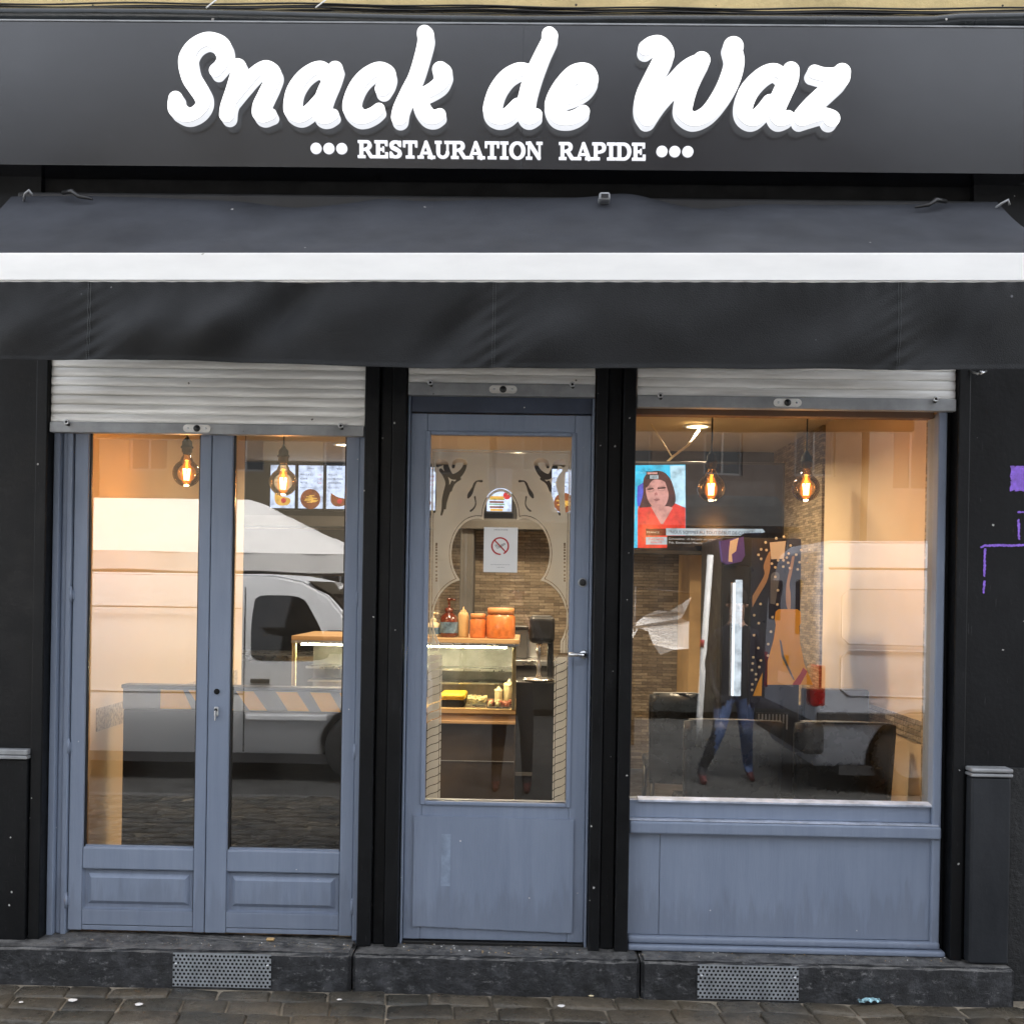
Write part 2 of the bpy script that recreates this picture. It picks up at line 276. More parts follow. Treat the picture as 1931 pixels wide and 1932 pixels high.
# outlines from fields
def contours(F, x0, y0, h, tol=.0):
    ny, nx = F.shape; F = np.where(F == 0, 1e-9, F); ins = F < 0; nxt = {}; P = {}
    def ept(e):
        if e in P: return e
        (i, j, d) = e; a = F[j, i]; b = F[j, i+1] if d == 0 else F[j+1, i]; t = a/(a-b); P[e] = (x0+(i+(t if d == 0 else 0))*h, y0+(j+(t if d else 0))*h); return e
    c = ins[:-1, :-1]*1+ins[:-1, 1:]*2+ins[1:, 1:]*4+ins[1:, :-1]*8
    T = {1: [(3, 0)], 2: [(0, 1)], 3: [(3, 1)], 4: [(1, 2)], 5: [(3, 0), (1, 2)], 6: [(0, 2)], 7: [(3, 2)], 8: [(2, 3)], 9: [(2, 0)], 10: [(0, 1), (2, 3)], 11: [(2, 1)], 12: [(1, 3)], 13: [(1, 0)], 14: [(0, 3)]}
    for j, i in zip(*np.nonzero((c > 0) & (c < 15))):
        E = [(i, j, 0), (i+1, j, 1), (i, j+1, 0), (i, j, 1)]
        for a, b in T[int(c[j, i])]: nxt[ept(E[a])] = ept(E[b])
    loops = []
    while nxt:
        s = next(iter(nxt)); lp = []; e = s
        while e in nxt: lp.append(P[e]); e = nxt.pop(e)
        if len(lp) > 5: loops.append(lp)
    out = []
    for lp in loops:
        q = [lp[0]]
        for i in range(1, len(lp)-1):
            a, b, d = q[-1], lp[i], lp[i+1]; ar = abs((b[0]-a[0])*(d[1]-a[1])-(b[1]-a[1])*(d[0]-a[0]))
            if ar > tol*h*h or math.dist(a, b) > 7*h: q.append(b)
        q.append(lp[-1]); out.append(q)
    area = lambda l: .5*sum(l[i-1][0]*l[i][1]-l[i][0]*l[i-1][1] for i in range(len(l)))
    def inside(p, l):
        r = False
        for i in range(len(l)):
            (xa, ya), (xb, yb) = l[i-1], l[i]
            if (ya > p[1]) != (yb > p[1]) and p[0] < (xb-xa)*(p[1]-ya)/(yb-ya)+xa: r = not r
        return r
    A = [(area(l), l) for l in out]; sg = 1 if max(A, key=lambda t: abs(t[0]))[0] > 0 else -1
    outs = [[l] for a, l in A if a*sg > 0]
    for a, l in A:
        if a*sg < 0:
            c = [o for o in outs if inside(l[0], o[0])]
            if c: min(c, key=lambda o: abs(area(o[0]))).append(l)
    return outs
def smooth_path(pts, k=8):
    out = []; n = len(pts)
    for i in range(n-1):
        p = [np.array(pts[max(0, i-1)], float), np.array(pts[i], float), np.array(pts[i+1], float), np.array(pts[min(n-1, i+2)], float)]
        for j in range(k):
            t = j/k; out.append(.5*((2*p[1])+(-p[0]+p[2])*t+(2*p[0]-5*p[1]+4*p[2]-p[3])*t*t+(-p[0]+3*p[1]-3*p[2]+p[3])*t**3))
    out.append(np.array(pts[-1], float)); return out
def disc_field(X, Y, discs):
    F = np.full(X.shape, 1e9)
    for (x, y, r) in discs: F = np.minimum(F, np.hypot(X-x, Y-y)-r)
    return F
def seg_field(X, Y, x0, y0, x1, y1, r):
    dx, dy = x1-x0, y1-y0; t = np.clip(((X-x0)*dx+(Y-y0)*dy)/(dx*dx+dy*dy+1e-12), 0, 1); return np.hypot(X-x0-t*dx, Y-y0-t*dy)-r
def box_field(X, Y, x0, x1, y0, y1): return np.maximum(np.maximum(x0-X, X-x1), np.maximum(y0-Y, Y-y1))
# ------------------------------------------------------------------ ground
STEP = .135
def build_ground():
    g = G(); bm = None
    rows = 26; y = -.115; rng = random.Random(3); vs = []
    # bedding sheet under the setts, then rounded stones in slightly skewed courses
    g.box(-7, 7, -3.3, -.02, -.2, -.016, 'joint')
    d = 0.
    for r in range(26):
        dep = rng.uniform(.115, .14) if r else .1
        x = -6.9+rng.uniform(0, .2)
        near = r < 9
        while x < 6.9:
            w = rng.uniform(.15, .25)
            if near and -3 < x < 3 or r % 1 == 0:
                y0 = -.118-d-dep; y1 = -.118-d; gp = .0035+rng.uniform(0, .0022); n = 5 if near else 3; hz = rng.uniform(-.004, .003); tx = rng.uniform(-.02, .02); ty = rng.uniform(-.02, .02); sk = .018
                P = []; sky = .10
                for j in range(n):
                    for i in range(n):
                        u, v = ((0, .05, .5, .95, 1)[i], (0, .07, .5, .93, 1)[j]) if n == 5 else (i/(n-1), j/(n-1)); ee = max(abs(2*u-1), abs(2*v-1)); z = -.004+hz+(u-.5)*tx*w*3+(v-.5)*ty*dep*3-(.0045 if ee > .99 else 0)-(.003 if ee > .99 and (i in (0, n-1)) and (j in (0, n-1)) else 0)+rng.uniform(-.0022, .0022)
                        cu = .0015 if ee > .99 and (i in (0, n-1)) and (j in (0, n-1)) else 0
                        X = x+gp+u*(w-2*gp)+(cu if u < .5 else -cu)+rng.uniform(-.002, .002); Y = y0+gp+v*(dep-2*gp)+(cu*.7 if v < .5 else -cu*.7)
                        P.append((X+(Y+.1)*-.12, Y, z))
                b = len(P); e = []
                F = [(j*n+i, j*n+i+1, (j+1)*n+i+1, (j+1)*n+i) for j in range(n-1) for i in range(n-1)]
                ring = [i for i in range(n)]+[j*n+n-1 for j in range(1, n)]+[(n-1)*n+i for i in range(n-2, -1, -1)]+[j*n for j in range(n-2, 0, -1)]
                P += [(P[i][0], P[i][1], -.03) for i in ring]; m = len(ring)
                F += [(ring[i], b+i, b+(i+1) % m, ring[(i+1) % m]) for i in range(m)]
                g.add(P, F, 'cobble', True)
            x += w
        d += dep
    g.build('pavement', kind='structure')
    g = G(); g.box(-40, 40, -3.42, -3.3, -.3, -.008, 'stone', .01); g.build('kerb', kind='structure')
    g = G(); g.box(-60, 60, -60, -3.42, -.4, -.12, 'road'); g.build('road', kind='structure')
    g = G(); g.box(-60, -7, -3.3, -.02, -.4, -.008, 'joint'); g.box(7, 60, -3.3, -.02, -.4, -.008, 'joint'); g.build('pavement', kind='structure')
build_ground()

# ------------------------------------------------------------------ the shop building
B = thing('shop_building', 'black painted snack shop front with blue-grey wooden doors and windows', 'building', (-.1, 0, 0))
def part(g, name, parent=None, label=None): return g.build(name, parent or B, label)
# stone steps along the front
for x0, x1 in ((-3.2, -.675), (-.669, .452), (.458, 1.9)):
    g = G(); bm = bmesh.new(); bmesh.ops.create_cube(bm, size=1)
    for v in bm.verts: v.co = Vector(((x0+x1)/2+v.co.x*(x1-x0), 0.11+v.co.y*.42, STEP/2-.03+v.co.z*(STEP+.06)))
    bmesh.ops.bevel(bm, geom=bm.edges[:], offset=.012, segments=3, affect='EDGES'); bmesh.ops.subdivide_edges(bm, edges=[e for e in bm.edges if e.calc_length() > .3], cuts=40)
    rr = random.Random(int(x0*10))
    for v in bm.verts:
        v.co.z += rr.uniform(-.0025, .0025); v.co.y += rr.uniform(-.002, .002)
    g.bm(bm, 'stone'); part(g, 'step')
def lin(a, b): return [a, b]
# walls and pilasters
g = G(); g.box(-3.2, -1.995, .0, .3, STEP, 3.788, 'black_wall'); part(g, 'wall')
g = G(); g.box(-1.993, -1.946, -.018, .3, STEP, 2.62, 'black', .004); part(g, 'pilaster')
g = G(); g.box(-2.7, -1.997, -.03, -.002, STEP, .858, 'black', .004); g.box(-2.7, -1.994, -.045, -.002, .862, .876, 'rail', .003); g.box(-2.7, -1.994, -.04, -.002, .878, .9, 'rail', .004); part(g, 'plinth_block')
g = G(); g.box(1.732, 4.2, -.005, .3, STEP-.3, 3.788, 'black_wall'); part(g, 'wall')
g = G(); g.box(1.681, 1.728, -.02, .3, STEP, 2.62, 'black', .004); part(g, 'pilaster')
M['plinthgrey'] = paint_black('grey_plinth_paint', .022, .2)
g = G(); g.box(1.737, 1.892, -.062, -.007, STEP+.003, .868, 'plinthgrey', .01, 3); g.box(1.732, 1.894, -.072, -.007, .871, .884, 'rail', .004); g.box(1.732, 1.894, -.075, -.007, .888, .905, 'rail', .006); part(g, 'plinth_block')
g = G(); g.box(1.897, 4.0, -.03, -.007, -.05, .90, mat('rough_render', (.012, .013, .014), .7, var=.3, vscale=9, bump=1., bscale=35)); part(g, 'lower_wall')
# upper wall (dark recess behind the awning and plaster above the sign)
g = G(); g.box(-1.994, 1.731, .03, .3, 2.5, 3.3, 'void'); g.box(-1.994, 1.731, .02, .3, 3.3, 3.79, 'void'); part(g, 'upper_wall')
g = G(); g.box(-3.2, 4.2, -.004, .3, 3.952, 7.5, 'plaster'); part(g, 'upper_wall', label='yellow plaster wall above the sign')
g = G(); g.box(-3.2, 4.2, -.0045+.001, 0.02, 3.79, 3.951, 'plaster'); part(g, 'cornice')
# posts between the openings
def post(x0, x1, cuts):
    g = G(); xs = [x0]+cuts+[x1]
    for i in range(len(xs)-1):
        dy = (0, .03, .0)[i % 3]; g.box(xs[i]+.0015, xs[i+1]-.0015, -.012+dy, .12, STEP+.001, 2.62, 'black', .004)
    g.box(x0+.003, x1-.003, .06, .16, STEP, 2.615, 'dark'); part(g, 'post')
post(-.672, -.505, [-.612, -.562]); post(.252, .413, [.300, .358])

def rail_frame(g, x0, x1, z0, z1, ix0, ix1, iz0, iz1, y0, y1, k='blue', bev=.004):
    g.box(x0, ix0, y0, y1, z0, z1, k, bev); g.box(ix1, x1, y0, y1, z0, z1, k, bev)
    g.box(ix0+.0005, ix1-.0005, y0+.001, y1-.001, iz1, z1-.0005, k, bev); g.box(ix0+.0005, ix1-.0005, y0+.001, y1-.001, z0+.0005, iz0, k, bev)
def pane(x0, x1, z0, z1, y, k='glass'):
    g = G(); g.box(x0, x1, y+.0005, y+.006, z0, z1, 'clear'); g.add([(x0, y, z0), (x1, y, z0), (x1, y, z1), (x0, y, z1)], [(0, 1, 2, 3)], k); return g
def raised_panel(g, x0, x1, z0, z1, y, dep=.016, k='blue'):
    # a fielded panel set into its frame
    a = .018; b = .034
    L = lambda i, yy: [(x0+i, yy, z0+i), (x1-i, yy, z0+i), (x1-i, yy, z1-i), (x0+i, yy, z1-i)]
    vs = L(0, y)+L(.004, y+dep)+L(a, y+dep)+L(b, y+.003); F = []
    for r in range(3):
        for i in range(4): F.append((r*4+i, r*4+(i+1) % 4, r*4+4+(i+1) % 4, r*4+4+i))
    F.append((12, 13, 14, 15)); g.add(vs, F, k)
# left opening: fixed jambs and two glazed leaves
g = G(); g.box(-1.943, -1.918, .035, .15, STEP, 2.62, 'blue', .003); g.box(-1.9175, -1.893, .06, .15, STEP, 2.62, 'blue', .006); g.box(-1.8925, -1.872, .05, .15, STEP, 2.62, 'blue', .003)
g.box(-.6985, -.674, .05, .15, STEP, 2.62, 'blue', .003); g.box(-1.943, -.674, .052, .2, STEP-.02, STEP-.003, 'blue'); part(g, 'window_frame')
def leaf(x0, x1, gx0, gx1, px0, px1, lock):
    g = G(); z0, z1 = .15, 2.36; y0, y1 = .062, .108
    g = G(); g.box(x0, gx0, y0, y1, z0, z1, 'blue', .004); g.box(gx1, x1, y0, y1, z0, z1, 'blue', .004); g.box(gx0+.0005, gx1-.0005, y0+.001, y1, 2.3, z1-.001, 'blue', .003)
    g.box(gx0+.0005, gx1-.0005, y0+.0015, y1, .400, .49, 'blue', .006); g.box(gx0+.0005, gx1-.0005, y0+.0015, y1, .172, .236, 'blue', .004); g.box(gx0+.0005, gx1-.0005, y0+.004, y1, z0+.0005, .1705, 'blue', .003)
    g.box(gx0+.001, gx1-.001, y0+.02, y1-.01, .236, .400, 'blue')
    root = part(g, 'glazed_leaf')
    p = G(); raised_panel(p, gx0+.002, gx1-.002, .237, .399, y0+.002, .016); part(p, 'panel', root)
    part(pane(gx0-.004, gx1+.004, .488, 2.302, .088), 'glass_pane', root)
    b = G()
    for (a, c, zz0, zz1) in ((gx0, gx0+.007, .49, 2.3), (gx1-.007, gx1, .49, 2.3)): b.box(a, c, .076, .087, zz0, zz1, 'dark')
    b.box(gx0+.007, gx1-.007, .076, .087, .49, .496, 'blue'); part(b, 'glazing_bead', root)
    for hz in (.27, .90, 1.52):
        h = G(); hx = x0-.004 if not lock else x1+.002; h.tube([(hx, .055, hz-.028), (hx, .055, hz+.028)], .0065, 'blue', 8); h.ball((hx, .055, hz+.03), .006, 'blue', 8); h.box(hx-.01, hx+.012, .0585, .064, hz-.018, hz+.018, 'blue', .001); part(h, 'hinge', root)
    if lock:
        l = G(); x = x0+.035; l.lathe([(.0001, 0), (.011, 0), (.012, .004), (.0001, .004)], (x, .056, 1.136), 'void', 16, 'Y'); part(l, 'spindle_hole', root); l = G(); l.box(x-.009, x+.009, .052, .063, 1.035, 1.075, 'steel', .006, 3); l.lathe([(.0001, 0), (.007, 0), (.0001, .001)], (x, .051, 1.062), 'darksteel', 12, 'Y'); l.box(x-.0025, x+.0025, .04, .052, 1.02, 1.06, 'steel', .001); part(l, 'lock', root)
    return root
leaf(-1.868, -1.3065, -1.811, -1.353, 0, 0, False); leaf(-1.3035, -.701, -1.218, -.755, 0, 0, True)
# door
M['blueshade'] = mat('shaded_blue_paint', (.045, .058, .09), .5, var=.3, vscale=6, specks=.4, speck_scale=18)  # door head coloured darker to carry the shade under the awning
g = G(); g.box(-.503, -.4935, .03, .15, STEP, 2.62, 'blue', .003); g.box(.24, .2505, .03, .15, STEP, 2.62, 'blue', .003); g.box(-.493, .2395, .04, .15, 2.285, 2.36, 'blueshade', .004); g.box(-.493, .2395, .03, .15, 2.3605, 2.62, 'dark'); part(g, 'door_frame')
g = G(); x0, x1, gx0, gx1 = -.4915, .2385, -.424, .172; y0, y1 = .045, .1
g.box(x0, gx0, y0, y1, .15, 2.28, 'blue', .004); g.box(gx1, x1, y0, y1, .15, 2.28, 'blue', .004); g.box(gx0+.0005, gx1-.0005, y0+.001, y1, 2.2, 2.279, 'blue', .003); g.box(gx0+.0005, gx1-.0005, y0+.001, y1, .151, .712, 'blue', .003)
door = part(g, 'shop_door')
b = G(); w = .013
for (a, c, e, f) in ((gx0-.006, gx0+w, .695, 2.21), (gx1-w, gx1+.006, .695, 2.21)): b.box(a, c, .037, .07, e, f, 'blue', .005, 3)
b.box(gx0+w+.0003, gx1-w-.0003, .0375, .07, 2.193, 2.2095, 'blue', .005, 3); b.box(gx0+w+.0003, gx1-w-.0003, .0375, .07, .695, .712, 'blue', .005, 3); part(b, 'moulding', door)
p = G(); xs = np.linspace(-.452, .192, 8); top = lambda x: .652-(x+.45)*.008; bt = lambda i: .205-.0022*i
for i in range(7):
    xa, xb = xs[i], xs[i+1]; e = .0006 if 0 < i else 0
    p.extr([(xa, bt(i)), (xb, bt(i)), (xb, top(xb)), (xa, top(xa))], .0355+.0004*(i % 2), .0455, 'blue')
p.box(-.34, -.302, .0348, .0353, .37, .58, mat('pale_blue_scuff', (.25, .31, .41), .5, var=.25, vscale=20)); part(p, 'panel', door)
part(pane(gx0+w-.003, gx1-w+.003, .71, 2.196, .066, 'dglass'), 'glass_pane', door)
h = G(); h.tube([(.222, .045, 1.315), (.222, .01, 1.315), (.215, .002, 1.315), (.16, .0, 1.316)], .0085, 'steel', 12); h.lathe([(.0001, 0), (.017, 0), (.019, .005), (.019, .008)], (.222, .038, 1.315), 'steel', 18, 'Y'); part(h, 'handle', door)
h = G(); h.lathe([(.0001, 0), (.018, 0), (.019, .004)], (.212, .0412, 1.605), 'rail', 18, 'Y'); part(h, 'lock_plate', door); h = G(); h.lathe([(.0001, 0), (.010, -.004), (.013, 0), (.014, .0005)], (.212, .04, 1.605), 'darksteel', 18, 'Y'); part(h, 'lock', door)
g = G(); g.box(-.49, .238, .03, .12, STEP-.004, STEP+.012, 'darksteel', .002); part(g, 'threshold', door)
# right window
M['palesill'] = mat('worn_pale_paint', (.42, .46, .55), .5, var=.35, vscale=14, stretch=(1, 1, 1))
M['plinthgrey'] = paint_black('grey_plinth_paint', .019, .2)
g = G(); g.box(1.6235, 1.6585, .03, .15, STEP, 2.31, 'blue', .006, 3); g.box(1.659, 1.679, .05, .15, STEP, 2.62, 'black', .003); g.box(.4145, 1.623, .05, .12, .66, .732, 'blue', .003); g.box(.416, 1.615, .06, .12, 2.29, 2.36, mat('brown_top_rail', (.12, .06, .03), .6), .003)
win = part(g, 'shop_window')
part(pane(.4145, 1.622, .731, 2.292, .08), 'glass_pane', win)
g = G(); g.extr([(.036, .734), (.078, .741), (.078, .733), (.036, .727)], .45, 1.645, 'palesill', 'X'); part(g, 'glazing_bead', win)
g = G(); g.box(.4145, 1.655, .015, .06, .602, .652, 'blue', .008, 3); g.box(.4145, 1.645, .02, .06, .6535, .659, 'palesill', .001); part(g, 'sill', win)
g = G(); g.box(.4145, .54, .046, .1, .19, .6015, 'blue', .002); g.box(.5415, 1.652, .045, .1, .19, .6015, 'blue', .002); part(g, 'stall_riser')
g = G(); g.box(.4145, 1.66, .022, .1, .160, .1885, 'blue', .01, 3); g.box(.4145, 1.675, .004, .1, STEP+.001, .1585, 'blue', .008, 3); part(g, 'skirting')
# roller shutters
def shutter(x0, x1, zr0, zr1, lock_x, bolts, pitch=.0372):
    pr = []; z = zr1; n = int((2.6-zr1)/pitch)+1
    for i in range(n):
        a = z+i*pitch
        for t in range(9): u = t/8; pr.append((.008-.0035*math.sin(math.pi*min(1, u*1.12))**.6 if u < .88 else .012, a+u*pitch))
    pr2 = pr+[(.03, pr[-1][1]), (.03, zr1)]
    g = G(); g.extr(pr2, x0+.001, x1-.001, 'slat', 'X', smooth=False); root = part(g, 'roller_shutter')
    g = G(); g.box(x0+.001, x1-.001, -.006, .03, zr0, zr1-.001, 'rail', .003); part(g, 'bottom_rail', root)
    g = G(); zc = (zr0+zr1)/2; r = .0155
    pts = [(lock_x-.04+r*math.cos(a), zc+r*math.sin(a)) for a in np.linspace(math.pi/2, 3*math.pi/2, 10)]+[(lock_x+.04+r*math.cos(a), zc+r*math.sin(a)) for a in np.linspace(-math.pi/2, math.pi/2, 10)]
    g.extr(pts, -.011, -.0055, 'slat'); g.lathe([(.0001, 0), (.012, 0), (.014, .006)], (lock_x, -.017, zc), 'darksteel', 16, 'Y')
    for q in (-.036, .036): g.lathe([(.0001, 0), (.004, 0), (.005, .003)], (lock_x+q, -.0135, zc), 'steel', 10, 'Y')
    part(g, 'lock_plate', root)
    for bx in bolts:
        g = G(); pts = [(bx+.008*math.cos(a), -.02, zr1-.004+.008*math.sin(a)) for a in np.linspace(0, 2*math.pi, 14)]; g.tube(pts, .0035, 'steel', 8); g.tube([(bx, -.02, zr1-.012), (bx+.004, .0, zr1-.014)], .006, 'darksteel', 8); g.lathe([(.0001, 0), (.0075, 0), (.0001, .002)], (bx, -.021, zr1-.004), 'void', 12, 'Y'); part(g, 'eye_bolt', root)
shutter(-1.944, -.6735, 2.176, 2.219, -1.345, (-1.868, -.765)); shutter(-.501, .2485, 2.345, 2.396, -.12, (-.41, .155)); shutter(.4145, 1.678, 2.308, 2.357, 1.01, (.505, 1.59))
# vent grilles set on the steps
def grille(x0, x1, screws):
    nx, nz = 26, 8; h = .0016; z0, z1 = -.004, .128; X, Z = np.meshgrid(np.arange(x0-.006, x1+.006, h), np.arange(z0-.006, z1+.006, h)); F = box_field(X, Z, x0, x1, z0, z1); p = (x1-x0)/23.5
    r = 0
    while z0+.004+r*p*.866 < z1:
        for c in range(-1, 26):
            cx = x0+(c+.5*(r % 2))*p+.004; cz = z0+.007+r*p*.866; F = np.maximum(F, .0052-np.hypot(X-cx, Z-cz))
        r += 1
    g = G(); g.prism(contours(F, x0-.006, z0-.006, h, .6), -.1065, -.105, 'perf'); root = part(g, 'vent_grille')
    v = G(); v.box(x0+.002, x1-.002, -.1035, -.1025, z0+.001, z1-.002, 'void'); part(v, 'vent_opening', root)
    for sx in screws: v = G(); v.ball((sx, -.108, .085), .006, 'steel', 8); part(v, 'screw', root)
grille(-1.373, -.987, (-1.36, -1.0)); grille(.675, 1.066, (.69, 1.05))

# ------------------------------------------------------------------ etched film on the door glass
def film():
    h = .0017; x0, z0 = -.415, .712; X, Z = np.meshgrid(np.arange(x0-.01, .165+.01, h), np.arange(z0-.01, 2.19, h))
    def zp(a, b): return at((1050+a*.44019)*.63856, (1080+b*.44019)*.63856, .066)
    k = abs(zp(1000, 0)[0]-zp(0, 0)[0])/1000
    def E(cx, cy, rx, ry):
        c = zp(cx, cy); return (np.hypot((X-c[0])/(rx*k), (Z-c[1])/(ry*k))-1)*min(rx, ry)*k
    (ax, _), (_, at_) = zp(505, 560), zp(0, 555)
    px0, px1, pt, pb = -.407, .158, zp(0, 552)[1], zp(0, 1905)[1]
    arch = np.minimum.reduce([E(972, 1010, 112, 165), E(815, 1262, 172, 235), E(1130, 1262, 172, 235), E(972, 1300, 180, 300), E(735, 1700, 215, 262), E(1200, 1700, 215, 262), E(968, 1750, 300, 300)])
    c0 = zp(560, 1900); c1 = zp(1375, 1900); arch = np.minimum(arch, box_field(X, Z, c0[0], c1[0], 0, c0[1]+.1))
    F = np.maximum(box_field(X, Z, px0, px1, pb, pt), -arch)
    ln = lambda f, d, w: np.abs(f-d)-w
    F = np.maximum(F, -ln(arch, .0085, .0013)); F = np.maximum(F, -ln(box_field(X, Z, px0, px1, pb-.01, pt), -.0085, .0013))
    cut = []
    def S(pts, m=False):
        q = [(a if not m else 1945-a, b, r) for a, b, r in pts]
        for p in smooth_path(q, 6): c = zp(p[0], p[1]); cut.append((c[0], c[1], p[2]*k))
    for m in (False, True):
        S([(560, 655, 22), (600, 650, 14), (610, 690, 20), (640, 740, 18), (680, 740, 22), (720, 700, 16), (735, 650, 12), (700, 635, 14), (665, 645, 12), (655, 680, 10)], m)
        S([(570, 700, 12), (600, 740, 14), (615, 790, 14), (600, 850, 12), (590, 900, 12), (585, 960, 10), (575, 1000, 7)], m)
        S([(560, 640, 16), (550, 670, 12)], m); S([(650, 780, 10), (630, 830, 12), (610, 900, 8), (600, 960, 6)], m); S([(700, 760, 8), (660, 790, 8), (640, 840, 6)], m)
        S([(542, 1195, 7), (542, 1300, 7), (542, 1445, 7)], m); S([(528, 720, 9), (530, 800, 12), (530, 900, 12), (528, 980, 9)], m); S([(500, 715, 8), (500, 860, 9), (500, 1000, 8)], m)
        S([(845, 775, 9), (815, 775, 5), (800, 790, 8), (790, 815, 8), (778, 842, 12), (765, 865, 14), (755, 885, 7)], m); S([(800, 880, 6), (805, 930, 5), (790, 960, 6), (772, 975, 7)], m)
    F = np.maximum(F, -disc_field(X, Z, cut))
    # twisted rope columns
    zb = .716; zt = zp(0, 1925)[1]-.004
    for (a, b) in ((-.409, -.352), (.105, .156)):
        col = box_field(X, Z, a, b, zb, zt); t = (X-a)/(b-a); ph = (Z-.030*(t-.5)+.0025*np.sin(2*math.pi*(t-.5)))/.0335; saw = np.abs((ph % 1)-.5); line = (.5-saw)*.0335-.0017
        side = b if a < 0 else a; col = np.maximum(col, -line); col = np.maximum(col, -(np.abs(X-(b-.007 if a < 0 else a+.007))-.0012)); F = np.minimum(F, col)
    g = G(); g.prism(contours(F, x0-.01, z0-.01, h, .5), .0725, .0731, 'film', back=False); return g
part(film(), 'etched_film', door)

# graffiti and hooks on the right wall
def gr_at(x, y): a, b = at((2780+x*.6321)*.63856, (1080+y*.6315)*.63856, -.005); return a, b
g = G(); rr = random.Random(5); h = .0016; c0 = gr_at(170, 1100); X, Z = np.meshgrid(np.arange(1.74, 2.6, .003), np.arange(c0[1], gr_at(0, 440)[1], .003))
nz = lambda s: np.sin(X*s+np.sin(Z*s*1.3)*2)*np.cos(Z*s*.8+np.sin(X*s*.7)*3)
a = gr_at(322, 470); b = gr_at(322, 588); F = box_field(X, Z, a[0], 2.5, b[1], a[1])+np.maximum(0, nz(60)+.1)*.004-.001+np.where(np.abs(nz(45)) < .1, .006, 0)
for (p, q, r) in (((185, 850), (205, 840), 5), ((200, 842), (900, 840), 5.5), ((203, 860), (200, 985), 5), ((200, 1010), (197, 1062), 4.5), ((360, 722), (362, 810), 5), ((358, 686), (900, 690), 4)):
    p = gr_at(*p); q = gr_at(*q); F = np.minimum(F, seg_field(X, Z, *p, *q, r*.63*.6386/472)+nz(190)*.0022)
g.prism(contours(F, 1.74, c0[1], .003, .3), -.0064, -.0055, 'graf', back=False); part(g, 'graffiti', label='violet spray paint marks on the black wall')
g = G(); x, z = at(1847, 704, -.04); g.tube([(x-.03, -.02, z+.012), (x-.01, -.045, z-.004), (x+.008, -.05, z), (x+.03, -.03, z+.01)], .005, 'steel', 8); g.tube([(x-.012, -.04, z-.01), (x+.0, -.06, z+.0), (x+.012, -.04, z+.012)], .004, 'steel', 8); g.ball((x, -.045, z), .01, 'steel', 8); part(g, 'hook')

